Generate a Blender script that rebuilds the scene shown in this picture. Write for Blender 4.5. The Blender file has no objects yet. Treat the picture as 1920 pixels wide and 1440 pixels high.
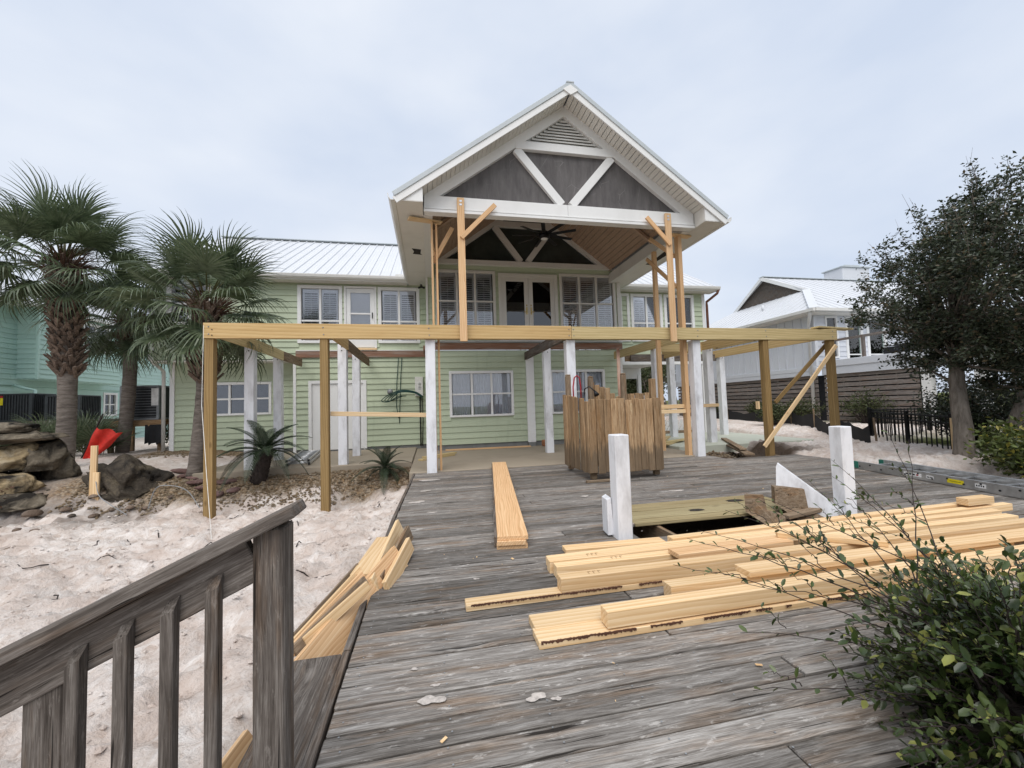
import bpy, bmesh, math, random
import numpy as np
from mathutils import Matrix, Vector
random.seed(7); RNG = np.random.default_rng(7)
rad = math.radians
SC = bpy.context.scene
COL = SC.collection

# ------------------------------------------------------------------ camera
YAW, PITCH, ROLL, EYE = rad(11.457), rad(2.946), rad(1.746), 1.25
F_ = Vector((math.sin(YAW)*math.cos(PITCH), math.cos(YAW)*math.cos(PITCH), math.sin(PITCH)))
R_ = Vector((math.cos(YAW), -math.sin(YAW), 0)); U_ = R_.cross(F_)
r_ = R_*math.cos(ROLL) - U_*math.sin(ROLL); u_ = R_*math.sin(ROLL) + U_*math.cos(ROLL)
cd = bpy.data.cameras.new('camera'); cam = bpy.data.objects.new('camera', cd); COL.objects.link(cam)
cd.sensor_fit = 'HORIZONTAL'; cd.sensor_width = 36; cd.lens = 36*761.74/1920
cd.clip_start = .02; cd.clip_end = 2000
cam.matrix_world = Matrix(((r_.x,u_.x,-F_.x,0),(r_.y,u_.y,-F_.y,0),(r_.z,u_.z,-F_.z,EYE),(0,0,0,1)))
SC.camera = cam
# ------------------------------------------------------------------ sky, sun, exposure
SUN_EL, SUN_AZ = rad(58), rad(200)          # azimuth clockwise from +Y: the sun stands high behind the camera's shoulder
world = bpy.data.worlds.new('World'); SC.world = world; world.use_nodes = True
wt = world.node_tree; wt.nodes.clear()
def wn(t, **k):
    n = wt.nodes.new(t)
    for a, b in k.items(): setattr(n, a, b)
    return n
sky = wn('ShaderNodeTexSky', sky_type='NISHITA', sun_disc=False, sun_elevation=SUN_EL, sun_rotation=SUN_AZ)
sky.air_density = 1.2; sky.dust_density = 4.0; sky.ozone_density = 1.0
bg = wn('ShaderNodeBackground'); bg.inputs[1].default_value = .078
out = wn('ShaderNodeOutputWorld')
tc = wn('ShaderNodeTexCoord'); mp = wn('ShaderNodeMapping'); mp.inputs['Scale'].default_value = (1.0, 1.0, 2.2)
nz = wn('ShaderNodeTexNoise'); nz.inputs['Scale'].default_value = 1.9; nz.inputs['Detail'].default_value = 5; nz.inputs['Roughness'].default_value = .48
rp = wn('ShaderNodeValToRGB')
rp.color_ramp.elements[0].position = .34; rp.color_ramp.elements[0].color = (5.15, 5.8, 6.95, 1)
rp.color_ramp.elements[1].position = .66; rp.color_ramp.elements[1].color = (6.75, 7.12, 7.75, 1)
mx = wn('ShaderNodeMix', data_type='RGBA'); mx.inputs[0].default_value = .9      # a closed cloud deck over the clear sky
L = wt.links.new
L(tc.outputs['Generated'], mp.inputs[0]); L(mp.outputs[0], nz.inputs['Vector']); L(nz.outputs['Fac'], rp.inputs[0])
L(sky.outputs[0], mx.inputs[6]); L(rp.outputs[0], mx.inputs[7]); L(mx.outputs[2], bg.inputs[0]); L(bg.outputs[0], out.inputs[0])
sd = bpy.data.lights.new('sun', 'SUN'); sun = bpy.data.objects.new('sun', sd); COL.objects.link(sun)
sd.energy = 1.5; sd.angle = rad(55); sd.color = (1, .965, .92)
sdir = Vector((math.sin(SUN_AZ)*math.cos(SUN_EL), math.cos(SUN_AZ)*math.cos(SUN_EL), math.sin(SUN_EL)))
sun.rotation_euler = sdir.to_track_quat('Z', 'Y').to_euler(); sun.location = sdir*40
vs = SC.view_settings; vs.view_transform = 'Standard'; vs.look = 'None'; vs.exposure = .78; vs.gamma = 1; vs.use_curve_mapping = False

# ------------------------------------------------------------------ helpers
WM = {}                                                   # world matrices by object name
def wmat(o): return WM[o.name] if o else Matrix()
def link(o, parent, M):
    COL.objects.link(o); WM[o.name] = M.copy()
    if parent: o.parent = parent; o.matrix_local = wmat(parent).inverted() @ M
    else: o.matrix_world = M
    return o
def tag(o, label=None, cat=None, group=None, kind=None):
    if label: o['label'] = label
    if cat: o['category'] = cat
    if group: o['group'] = group
    if kind: o['kind'] = kind
    return o
def thing(name, loc, label, cat, group=None):
    o = bpy.data.objects.new(name, None); o.empty_display_size = .1
    link(o, None, Matrix.Translation(loc)); return tag(o, label, cat, group)
def mobj(name, V, Fc, mat, parent=None, M=None, smooth=False, label=None, midx=None):
    me = bpy.data.meshes.new(name); me.from_pydata([tuple(v) for v in V], [], Fc)
    for m in (mat if isinstance(mat, (list, tuple)) else [mat]): me.materials.append(m)
    if smooth: me.polygons.foreach_set('use_smooth', [True]*len(me.polygons))
    if midx is not None: me.polygons.foreach_set('material_index', midx)
    me.update()
    o = bpy.data.objects.new(name, me); link(o, parent, M or Matrix())
    if label: o['label'] = label
    return o
def inst(name, me, parent, M):                            # another object on the same mesh
    return link(bpy.data.objects.new(name, me), parent, M)
_cb = {}
def cbox(lx, ly, lz, c):
    """chamfered box, centred"""
    h = (lx/2, ly/2, lz/2); c = min(c, min(h)*.6); V = []; idx = {}
    for sx in (-1,1):
        for sy in (-1,1):
            for sz in (-1,1):
                s = (sx,sy,sz)
                for a in range(3):
                    idx[s,a] = len(V); V.append(tuple(s[k]*(h[k] if k == a else h[k]-c) for k in range(3)))
    if 'F' not in _cb:
        Fc = []
        def add(f):
            p = [Vector(V[i]) for i in f]; n = (p[1]-p[0]).cross(p[2]-p[0]); m = sum(p, Vector())/len(p)
            Fc.append(tuple(f) if n.dot(m) > 0 else tuple(reversed(f)))
        for a in range(3):
            b, d = [k for k in range(3) if k != a]
            for s in (-1,1):
                q = []
                for sb, sd_ in ((-1,-1),(1,-1),(1,1),(-1,1)):
                    t = [0,0,0]; t[a]=s; t[b]=sb; t[d]=sd_; q.append(idx[tuple(t),a])
                add(q)
            for sb in (-1,1):
                for sd_ in (-1,1):
                    t0=[0,0,0]; t0[b]=sb; t0[d]=sd_; t1=list(t0); t0[a]=-1; t1[a]=1
                    add([idx[tuple(t0),b], idx[tuple(t1),b], idx[tuple(t1),d], idx[tuple(t0),d]])
        for sx in (-1,1):
            for sy in (-1,1):
                for sz in (-1,1): add([idx[(sx,sy,sz),a] for a in range(3)])
        _cb['F'] = Fc
    return V, _cb['F']
def frame(p0, p1, up=(0,0,1)):
    p0 = Vector(p0); p1 = Vector(p1); x = p1-p0; l = x.length; x = x/l; up = Vector(up)
    if abs(x.dot(up)) > .98: up = Vector((0,1,0)) if abs(x.y) < .9 else Vector((1,0,0))
    y = up.cross(x).normalized(); z = x.cross(y); c = (p0+p1)/2
    return l, Matrix(((x.x,y.x,z.x,c.x),(x.y,y.y,z.y,c.y),(x.z,y.z,z.z,c.z),(0,0,0,1)))
def bar(name, p0, p1, w, h, mat, parent=None, up=(0,0,1), c=.004, label=None):
    """timber from p0 to p1 (centre line), w across, h along up"""
    l, M = frame(p0, p1, up); V, Fc = cbox(l, w, h, c)
    return mobj(name, V, Fc, mat, parent, M, label=label)
def box(name, x0, x1, y0, y1, z0, z1, mat, parent=None, c=.004, label=None):
    V, Fc = cbox(x1-x0, y1-y0, z1-z0, c)
    return mobj(name, V, Fc, mat, parent, Matrix.Translation(((x0+x1)/2,(y0+y1)/2,(z0+z1)/2)), label=label)
class MB:
    """several pieces of ONE part"""
    def __init__(s): s.V = []; s.F = []; s.I = []
    def add(s, V, Fc, M=None, mi=0):
        o = len(s.V); s.V += [tuple(M @ Vector(v)) if M else tuple(v) for v in V]
        s.F += [tuple(i+o for i in f) for f in Fc]; s.I += [mi]*len(Fc); return s
    def box(s, x0, x1, y0, y1, z0, z1, c=.003, mi=0):
        V, Fc = cbox(x1-x0, y1-y0, z1-z0, c); return s.add(V, Fc, Matrix.Translation(((x0+x1)/2,(y0+y1)/2,(z0+z1)/2)), mi)
    def bar(s, p0, p1, w, h, up=(0,0,1), c=.003, mi=0):
        l, M = frame(p0, p1, up); V, Fc = cbox(l, w, h, c); return s.add(V, Fc, M, mi)
    def tube(s, pts, rr, n=8, mi=0, cap=True):
        V, Fc = tube(pts, rr, n, cap); return s.add(V, Fc, None, mi)
    def obj(s, name, mat, parent=None, M=None, smooth=False, label=None):
        if M is not None and parent is not None or M is not None: return mobj(name, s.V, s.F, mat, parent, M, smooth, label, s.I)
        c = np.mean(np.array(s.V), axis=0); T = Matrix.Translation(c)
        return mobj(name, [(v[0]-c[0], v[1]-c[1], v[2]-c[2]) for v in s.V], s.F, mat, parent, T, smooth, label, s.I)
def tube(pts, rr, n=8, cap=True):
    pts = [Vector(p) for p in pts]; m = len(pts)
    if not hasattr(rr, '__len__'): rr = [rr]*m
    V = []; Fc = []; prev = None
    for i, p in enumerate(pts):
        t = (pts[min(i+1,m-1)] - pts[max(i-1,0)]).normalized()
        a = prev if prev is not None else (Vector((0,0,1)) if abs(t.z) < .9 else Vector((1,0,0)))
        x = (a - t*a.dot(t))
        if x.length < 1e-5: x = t.orthogonal()
        x.normalize(); y = t.cross(x); prev = x
        for k in range(n):
            g = 2*math.pi*k/n; V.append(p + x*(rr[i]*math.cos(g)) + y*(rr[i]*math.sin(g)))
    for i in range(m-1):
        for k in range(n):
            k2 = (k+1) % n; Fc.append((i*n+k, i*n+k2, (i+1)*n+k2, (i+1)*n+k))
    if cap: Fc.append(tuple(range(n-1,-1,-1))); Fc.append(tuple((m-1)*n+k for k in range(n)))
    return V, Fc
def local(V, base): return [(v[0]-base[0], v[1]-base[1], v[2]-base[2]) for v in V]

# lattice noise for terrain and rocks
_H = RNG.random((256,256))
def vn(x, y):
    x = np.asarray(x, float); y = np.asarray(y, float); xi = np.floor(x).astype(int); yi = np.floor(y).astype(int)
    fx = x-xi; fy = y-yi; fx = fx*fx*(3-2*fx); fy = fy*fy*(3-2*fy); g = lambda a, b: _H[a & 255, b & 255]
    return (g(xi,yi)*(1-fx)+g(xi+1,yi)*fx)*(1-fy) + (g(xi,yi+1)*(1-fx)+g(xi+1,yi+1)*fx)*fy
def fbm(x, y, o=4, lac=2.1, gain=.5):
    s = 0; a = 1; t = 0
    for k in range(o): s = s + a*vn(x*lac**k+17.3*k, y*lac**k+5.1*k); t += a; a *= gain
    return s/t

# ------------------------------------------------------------------ materials
class NT:
    def __init__(s, name, rough=.6, metallic=0, spec=.3):
        s.m = bpy.data.materials.new(name); s.m.use_nodes = True; s.t = s.m.node_tree
        s.b = s.t.nodes['Principled BSDF']; s.b.inputs['Roughness'].default_value = rough; s.b.inputs['Metallic'].default_value = metallic
        s.b.inputs['Specular IOR Level'].default_value = spec
        s.L = s.t.links.new
    def n(s, t, ins=None, **k):
        q = s.t.nodes.new(t)
        for a, b in k.items(): setattr(q, a, b)
        for a, b in (ins or {}).items():
            if hasattr(b, 'is_output') or hasattr(b, 'links'): s.L(b, q.inputs[a])
            else: q.inputs[a].default_value = b
        return q
    def coord(s, kind='Object'): return s.n('ShaderNodeTexCoord').outputs[kind]
    def pos(s): return s.n('ShaderNodeNewGeometry').outputs['Position']
    def rnd(s): return s.n('ShaderNodeObjectInfo').outputs['Random']
    def map(s, v, sc, loc=None):
        q = s.n('ShaderNodeMapping', {'Vector': v, 'Scale': sc})
        if loc is not None: s.L(loc, q.inputs['Location'])
        return q.outputs[0]
    def noise(s, v, scale=1, detail=3, rough=.5, dist=0):
        q = s.n('ShaderNodeTexNoise', {'Scale': scale, 'Detail': detail, 'Roughness': rough, 'Distortion': dist})
        if v is not None: s.L(v, q.inputs['Vector'])
        return q.outputs['Fac']
    def ramp(s, f, stops, interp='LINEAR'):
        q = s.n('ShaderNodeValToRGB', {0: f}); cr = q.color_ramp; cr.interpolation = interp
        while len(cr.elements) > len(stops): cr.elements.remove(cr.elements[-1])
        while len(cr.elements) < len(stops): cr.elements.new(1)
        for e, (p, c) in zip(cr.elements, stops): e.position = p; e.color = (*c, 1) if len(c) == 3 else c
        return q.outputs[0]
    def math(s, op, a, b=0.0, c=0.0):
        q = s.n('ShaderNodeMath', operation=op)
        for i, v in enumerate((a, b, c)):
            if hasattr(v, 'links'): s.L(v, q.inputs[i])
            else: q.inputs[i].default_value = v
        return q.outputs[0]
    def mix(s, f, a, b, mode='MIX'):
        q = s.n('ShaderNodeMix', data_type='RGBA', blend_type=mode)
        for i, v in ((0, f), (6, a), (7, b)):
            if hasattr(v, 'links'): s.L(v, q.inputs[i])
            else: q.inputs[i].default_value = v if i == 0 else ((*v, 1) if len(v) == 3 else v)
        return q.outputs[2]
    def col(s, c):
        if hasattr(c, 'links'): s.L(c, s.b.inputs['Base Color'])
        else: s.b.inputs['Base Color'].default_value = (*c, 1)
    def rough(s, v): s.L(v, s.b.inputs['Roughness'])
    def bump(s, h, strength=.3, dist=.01):
        q = s.n('ShaderNodeBump', {'Strength': strength, 'Distance': dist, 'Height': h}); s.L(q.outputs[0], s.b.inputs['Normal'])
def spl(P, k=6):
    P = [Vector(p) for p in P]; Q = [P[0]*2-P[1]] + P + [P[-1]*2-P[-2]]; out = []
    for i in range(1, len(Q)-2):
        a, b, c, d = Q[i-1:i+3]
        for j in range(k):
            t = j/k; out.append(.5*((2*b)+(c-a)*t+(2*a-5*b+4*c-d)*t*t+(3*b-a-3*c+d)*t**3))
    return out+[P[-1]]
def g3(v): return (v, v, v)

def wood(name, dark, mid, light, grain=(.5, 16, 16), contrast=1.0, rough=.75, knots=.6, tint=.25, ring=.5, grey=None, bump=.35, knotcol=(.06,.035,.02), crack=0):
    """timber: grain runs along local X, every piece its own tint and offset"""
    a = NT(name, rough, spec=.2); r = a.rnd(); co = a.coord()
    off = a.n('ShaderNodeCombineXYZ', {0: a.math('MULTIPLY', r, 91.0), 1: a.math('MULTIPLY', r, 37.0), 2: a.math('MULTIPLY', r, 53.0)}).outputs[0]
    co = a.n('ShaderNodeVectorMath', {0: co, 1: off}, operation='ADD').outputs[0]
    k_ = grain[1]/12
    fine = a.noise(a.map(co, (2.2, 260*k_, 260*k_)), 1.0, 3, .65)
    med = a.noise(a.map(co, (.8, 34*k_, 34*k_)), 1.0, 6, .72)
    wy = a.noise(a.map(co, (.75, 5, 5)), 1.0, 2, .5); wz = a.noise(a.map(co, (.6, 4, 4)), 1.7, 2, .5)
    w2 = a.n('ShaderNodeVectorMath', {0: a.map(co, (.02, 1, 1)), 1: a.n('ShaderNodeCombineXYZ', {1: a.math('MULTIPLY', wy, .13*ring), 2: a.math('MULTIPLY', wz, .11*ring)}).outputs[0]}, operation='ADD').outputs[0]
    wv = a.n('ShaderNodeTexWave', {'Vector': w2, 'Scale': 24.0*k_, 'Distortion': 1.2, 'Detail': 2.0, 'Detail Scale': 1.0}, wave_type='BANDS', bands_direction='DIAGONAL', wave_profile='SAW').outputs['Fac']
    g = a.math('ADD', a.math('ADD', a.math('MULTIPLY', fine, .30), a.math('MULTIPLY', med, .50)), a.math('MULTIPLY', wv, .20))
    c = a.ramp(g, [(.32, dark), (.5, mid), (.68, light)])
    if grey:
        pat = a.noise(a.map(co, (.6, 7, 7)), 1.5, 5, .65)
        c = a.mix(a.ramp(pat, [(.44, g3(0)), (.64, g3(.75))]), c, grey)
    # knots
    kn = a.n('ShaderNodeTexVoronoi', {'Vector': a.map(co, (2.2, 5.5, 1.0)), 'Scale': 1.0, 'Randomness': 1.0})
    km = a.math('MULTIPLY', a.ramp(kn.outputs['Distance'], [(.035, g3(1)), (.085, g3(.45)), (.10, g3(.75)), (.125, g3(0))]), a.math('GREATER_THAN', a.n('ShaderNodeSeparateColor', {0: kn.outputs['Color']}).outputs[0], .62))
    c = a.mix(a.math('MULTIPLY', km, knots), c, knotcol)
    # piece-to-piece tint
    tv = a.math('ADD', 1-tint, a.math('MULTIPLY', r, 2*tint))
    c = a.mix(1.0, c, a.n('ShaderNodeCombineColor', {0: tv, 1: tv, 2: tv}).outputs[0], 'MULTIPLY')
    if crack:
        cr = a.noise(a.map(co, (1.3, 42, 42)), 1.0, 2, .5); cm = a.ramp(cr, [(.285, g3(1)), (.315, g3(0))]); c = a.mix(a.math('MULTIPLY', cm, crack), c, tuple(v*.35 for v in dark))
        sf = a.noise(a.map(co, (3, 16, 16)), 1.0, 5, .7); c = a.mix(a.ramp(sf, [(.60, g3(0)), (.74, g3(.7))]), c, tuple(min(.6,v*1.35) for v in light))
        hue = a.n('ShaderNodeTexWhiteNoise', {'W': r}, noise_dimensions='1D').outputs['Value']; c = a.mix(a.math('MULTIPLY', a.ramp(hue, [(.5, g3(0)), (1, g3(1))]), .38), c, a.mix(1.0, c, (1.1,.86,.66), 'MULTIPLY'))
    hv = a.n('ShaderNodeTexWhiteNoise', {'W': r}, noise_dimensions='1D').outputs['Value']; c = a.mix(a.math('MULTIPLY', hv, .5), c, a.mix(1.0, c, (1.0,.86,.72), 'MULTIPLY'))
    a.col(c); a.bump(a.math('SUBTRACT', a.math('ADD', a.math('MULTIPLY', fine, .7), a.math('MULTIPLY', med, .5)), a.math('MULTIPLY', km, .3)), bump*.8, .0022)
    return a.m
def aged(name, dark, mid, light, brown, tint=.2, bump=.5, scuff=.6, crack=.9, knots=.8, stain=None):
    """old grey timber: short fine grain along local X, cracks, scuffs, ringed knots; every board its own tone"""
    a = NT(name, .85, spec=.15); r = a.rnd(); co = a.coord()
    off = a.n('ShaderNodeCombineXYZ', {0: a.math('MULTIPLY', r, 91.0), 1: a.math('MULTIPLY', r, 37.0), 2: a.math('MULTIPLY', r, 53.0)}).outputs[0]
    co = a.n('ShaderNodeVectorMath', {0: co, 1: off}, operation='ADD').outputs[0]
    kn = a.n('ShaderNodeTexVoronoi', {'Vector': a.map(co, (1.25, 3.2, .5)), 'Scale': 1.0, 'Randomness': 1.0}); kd = kn.outputs['Distance']
    on = a.math('GREATER_THAN', a.n('ShaderNodeSeparateColor', {0: kn.outputs['Color']}).outputs[0], .55)
    near = a.math('MULTIPLY', a.ramp(kd, [(.03, g3(1)), (.22, g3(0))]), on)
    wob = a.noise(a.map(co, (2.2, 9, 9)), 1.0, 2, .5)
    cy = a.n('ShaderNodeVectorMath', {0: co, 1: a.n('ShaderNodeCombineXYZ', {1: a.math('ADD', a.math('MULTIPLY', wob, .035), a.math('MULTIPLY', near, .03)), 2: a.math('MULTIPLY', wob, .03)}).outputs[0]}, operation='ADD').outputs[0]
    fine = a.noise(a.map(cy, (7, 240, 240)), 1.0, 3, .7); med = a.noise(a.map(cy, (2.6, 58, 58)), 1.0, 5, .75); big = a.noise(a.map(cy, (1.4, 13, 13)), 1.0, 5, .68)
    g = a.math('ADD', a.math('ADD', a.math('MULTIPLY', fine, .32), a.math('MULTIPLY', med, .46)), a.math('MULTIPLY', big, .22))
    c = a.ramp(g, [(.37, dark), (.50, mid), (.63, light)])
    bp = a.noise(a.map(cy, (1.1, 9, 9)), 1.7, 4, .6); c = a.mix(a.ramp(bp, [(.50, g3(0)), (.68, g3(.75))]), c, a.mix(1.0, c, brown, 'MULTIPLY'))
    sc = a.noise(a.map(co, (9, 34, 34)), 1.0, 5, .75); c = a.mix(a.math('MULTIPLY', a.ramp(sc, [(.58, g3(0)), (.70, g3(1))]), scuff), c, tuple(min(.72, v*1.5) for v in light))
    cr = a.noise(a.map(cy, (1.6, 58, 58)), 1.0, 2, .5); cm = a.ramp(cr, [(.30, g3(1)), (.335, g3(0))]); c = a.mix(a.math('MULTIPLY', cm, crack), c, tuple(v*.3 for v in dark))
    kr = a.math('MULTIPLY', a.ramp(kd, [(.0, g3(0)), (.055, g3(0)), (.075, g3(1)), (.10, g3(0)), (.115, g3(.5)), (.14, g3(0))]), on); c = a.mix(a.math('MULTIPLY', kr, knots*.8), c, tuple(min(.6, v*1.4) for v in light))
    kc = a.math('MULTIPLY', a.ramp(kd, [(.045, g3(1)), (.07, g3(0))]), on); c = a.mix(a.math('MULTIPLY', kc, knots), c, tuple(v*.8 for v in dark))
    tv = a.math('ADD', 1-tint, a.math('MULTIPLY', a.n('ShaderNodeTexWhiteNoise', {'W': r}, noise_dimensions='1D').outputs['Value'], 2*tint))
    c = a.mix(1.0, c, a.n('ShaderNodeCombineColor', {0: tv, 1: tv, 2: tv}).outputs[0], 'MULTIPLY')
    if stain:                                                   # dirt that creeps up from the lower plank ends
        z = a.n('ShaderNodeSeparateXYZ', {0: a.pos()}).outputs[2]; zz = a.math('ADD', z, a.math('MULTIPLY', bp, -.9)); c = a.mix(a.ramp(zz, [(.0, g3(.7)), (.12, g3(0))]), c, stain)
    a.col(c); h = a.math('SUBTRACT', a.math('ADD', a.math('MULTIPLY', fine, .5), a.math('MULTIPLY', med, .6)), a.math('MULTIPLY', cm, .7)); a.bump(h, bump, .003); return a.m
def paint(name, c, rough=.5, dark_tone=.25, dirtcol=(.25,.23,.2), scale=3.0, bump=.06, streak=True, spec=.3, tint=0):
    a = NT(name, rough, spec=spec); p = a.pos()
    n1 = a.noise(a.map(p, (scale, scale, scale*(.35 if streak else 1))), 1.0, 6, .62)
    n2 = a.noise(a.map(p, (22,22,22)), 1.0, 3, .6)
    f = a.math('MULTIPLY', a.ramp(n1, [(.48, g3(0)), (.78, g3(1))]), dark_tone)
    cc = a.mix(f, c, dirtcol); cc = a.mix(a.math('MULTIPLY', n2, .12), cc, dirtcol)
    if tint:                                                  # board-to-board fading and grime streaks
        tv = a.math('ADD', 1-tint, a.math('MULTIPLY', a.rnd(), 2*tint)); cc = a.mix(1.0, cc, a.n('ShaderNodeCombineColor', {0: tv, 1: tv, 2: tv}).outputs[0], 'MULTIPLY')
        n3 = a.noise(a.map(p, (7,7,.8)), 1.0, 4, .6); cc = a.mix(a.ramp(n3, [(.55, g3(0)), (.8, g3(.35))]), cc, dirtcol)
    a.col(cc); a.bump(n2, bump, .003); return a.m
def flat(name, c, rough=.6, metallic=0, spec=.3, var=.12, scale=9):
    a = NT(name, rough, metallic, spec); n = a.noise(a.pos(), scale, 4, .6)
    d = tuple(v*(1-var*2) for v in c); l = tuple(min(1, v*(1+var)) for v in c)
    a.col(a.ramp(n, [(.3, d), (.7, l)])); return a.m

M = {}
M['deck'] = aged('weathered_deck_wood', (.050,.043,.037), (.172,.157,.142), (.35,.333,.312), (1.0,.78,.60), tint=.36)
M['deck2'] = wood('greenish_deck_wood', (.16,.13,.065), (.33,.28,.16), (.45,.40,.25), (.42,11,11), knots=.5, tint=.12, ring=.6, bump=.5)
M['grey'] = aged('grey_brown_timber', (.045,.037,.031), (.125,.107,.093), (.26,.235,.21), (1.0,.76,.56), tint=.14, scuff=.4, knots=.9)
M['slat'] = aged('grey_brown_slat', (.085,.072,.065), (.20,.175,.16), (.34,.31,.285), (1.0,.76,.6), tint=.2, scuff=.3)
M['pine'] = wood('fresh_pine', (.58,.375,.185), (.735,.54,.315), (.83,.67,.455), (.35,9,9), knots=.5, tint=.14, ring=.55, bump=.15, rough=.62, knotcol=(.30,.12,.04))
M['pinered'] = wood('resinous_pine', (.48,.27,.125), (.67,.44,.245), (.77,.575,.36), (.30,12,12), knots=.3, tint=.08, ring=.8, bump=.15, rough=.6, knotcol=(.2,.07,.02))
M['beam'] = wood('treated_beam_wood', (.42,.285,.125), (.57,.415,.205), (.64,.50,.275), (.28,5,5), knots=.9, tint=.05, ring=.35, bump=.15, knotcol=(.09,.05,.02))
M['beamg'] = wood('treated_greenish_beam_wood', (.39,.305,.14), (.54,.44,.235), (.63,.53,.31), (.28,6,6), knots=.8, tint=.06, ring=.5, bump=.15, knotcol=(.12,.07,.03))
M['post'] = wood('treated_post_wood', (.17,.112,.045), (.27,.185,.082), (.35,.25,.12), (.3,8,8), knots=.6, tint=.06, ring=.5, bump=.2, knotcol=(.09,.05,.02))
M['shower'] = aged('tan_weathered_fence_wood', (.12,.075,.04), (.33,.215,.12), (.50,.365,.23), (.80,.66,.50), tint=.22, scuff=.15, crack=.8, stain=(.11,.085,.06))
M['old'] = aged('old_brown_wood', (.075,.05,.034), (.21,.155,.105), (.36,.28,.20), (1.0,.78,.58), tint=.15, scuff=.3)
M['rot'] = wood('reddish_old_wood', (.10,.045,.028), (.25,.13,.085), (.38,.27,.2), (.5,12,12), knots=.5, tint=.1, ring=.6, grey=(.32,.28,.25), bump=.7)
M['ceil'] = wood('ceiling_plank_wood', (.24,.165,.115), (.42,.30,.22), (.52,.39,.29), (.4,6,6), knots=.4, tint=.1, ring=.5, bump=.2)
M['wpost'] = paint('white_paint_worn', (.78,.79,.82), .6, .75, (.34,.33,.33), 6.0, .3)
M['white'] = paint('white_trim_paint', (.80,.80,.79), .5, .18, (.42,.40,.36), 1.6)
M['offwhite'] = paint('aged_white_trim', (.70,.69,.66), .5, .25, (.36,.34,.30), 1.6)
M['soffit'] = paint('soffit_paint', (.72,.70,.65), .55, .35, (.36,.33,.27), 1.2)
M['gutter'] = paint('gutter_enamel', (.72,.71,.68), .35, .3, (.3,.28,.24), 1.4, spec=.5)
M['green'] = paint('sage_siding_paint', (.475,.535,.39), .55, .22, (.27,.31,.2), .8, tint=.06)
M['teal'] = paint('teal_siding_paint', (.47,.655,.595), .55, .2, (.33,.46,.42), .8, tint=.05)
M['wsid'] = paint('pale_grey_siding_paint', (.64,.66,.70), .55, .2, (.42,.43,.46), .8, tint=.04)
M['roof'] = paint('galvanized_white_roof', (.62,.635,.66), .42, .25, (.45,.46,.48), .7, .02, spec=.5)
M['roofedge'] = paint('drip_edge_metal', (.50,.54,.56), .4, .3, (.33,.36,.38), 3)
M['conc'] = paint('patio_concrete', (.33,.28,.215), .8, .55, (.19,.155,.115), .9, .15, False)
M['concg'] = paint('greenish_concrete', (.50,.52,.44), .8, .4, (.33,.34,.28), .9, .15, False)
M['stem'] = paint('foundation_block', (.22,.225,.22), .9, .5, (.09,.09,.085), 3, .3)
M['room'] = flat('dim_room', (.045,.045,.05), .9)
M['black'] = flat('black_metal', (.012,.012,.014), .4, .6, .5)
M['blackm'] = flat('black_plastic', (.018,.018,.02), .5)
M['fab'] = flat('black_silt_fabric', (.018,.018,.02), .7)
M['ac'] = flat('dark_grey_enamel', (.055,.06,.065), .5, .3)
M['acl'] = flat('grey_enamel', (.26,.27,.28), .5, .2)
M['acf'] = flat('charcoal_fins', (.04,.042,.045), .55, .3)
M['alu'] = flat('brushed_aluminium', (.55,.56,.57), .35, .85, .5)
M['yellow'] = flat('yellow_sticker', (.75,.62,.02), .5)
M['paper'] = flat('white_sticker', (.75,.74,.72), .6)
M['redst'] = flat('red_plastic', (.35,.02,.03), .45)
M['rednet'] = flat('orange_red_netting', (.62,.035,.022), .65)
M['hose'] = flat('dark_green_hose', (.012,.05,.045), .5)
M['tealr'] = flat('green_plastic', (.03,.18,.13), .5)
M['brass'] = flat('brass', (.55,.42,.18), .3, .9)
M['string'] = flat('white_string', (.78,.76,.72), .8)
M['curtain'] = flat('sheer_curtain', (.80,.82,.85), .9, var=.04)
M['blind'] = flat('white_shutter', (.85,.85,.85), .6, var=.02)
M['pot'] = flat('terracotta', (.32,.14,.07), .8)
M['rust'] = flat('rust_brown_drain', (.16,.07,.045), .6)
M['dark_tone'] = flat('painted_shade', (.035,.03,.026), .95)  # near-black that paints shade into the holes and onto the rim joist
M['shadegreen'] = flat('green_window_shade', (.24,.50,.40), .8)
def glass(name, tint, refl=1.0):
    a = NT(name, .02); t = a.t; t.nodes.remove(a.b)
    fr = a.n('ShaderNodeFresnel', {'IOR': 1.85}); tr = a.n('ShaderNodeBsdfTransparent', {'Color': (*tint,1)}); gl = a.n('ShaderNodeBsdfGlossy', {'Roughness': .015, 'Color': (refl,refl,refl,1)})
    ms = a.n('ShaderNodeMixShader', {0: fr.outputs[0], 1: tr.outputs[0], 2: gl.outputs[0]}); a.L(ms.outputs[0], t.nodes['Material Output'].inputs[0]); return a.m
M['glass'] = glass('window_glass', (.94,.95,.97), 1.0)
M['glassd'] = glass('tinted_glass', (.30,.32,.35))
def screen():
    a = NT('dark_insect_screen', .55, spec=.25); p = a.pos()
    n = a.noise(a.map(p, (9,9,2.2)), 1, 5, .6); k = a.n('ShaderNodeTexVoronoi', {'Vector': a.map(p, (2.1,2,1.2)), 'Scale': 1.7}, feature='DISTANCE_TO_EDGE').outputs['Distance']
    c = a.ramp(n, [(.3, (.085,.078,.077)), (.7, (.14,.13,.128))])
    c = a.mix(a.math('MULTIPLY', a.ramp(k, [(.0, g3(1)), (.012, g3(0))]), a.ramp(a.noise(a.map(p,(3,3,3)),1,2), [(.5, g3(0)), (.62, g3(.4))])), c, (.35,.34,.33))
    a.col(c); return a.m
M['screen'] = screen()
M['spill'] = flat('spilled_sand', (.50,.455,.415), .95, 0, .1, .15, 60)
M['barkbit'] = flat('bark_wane', (.10,.045,.028), .9)
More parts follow.
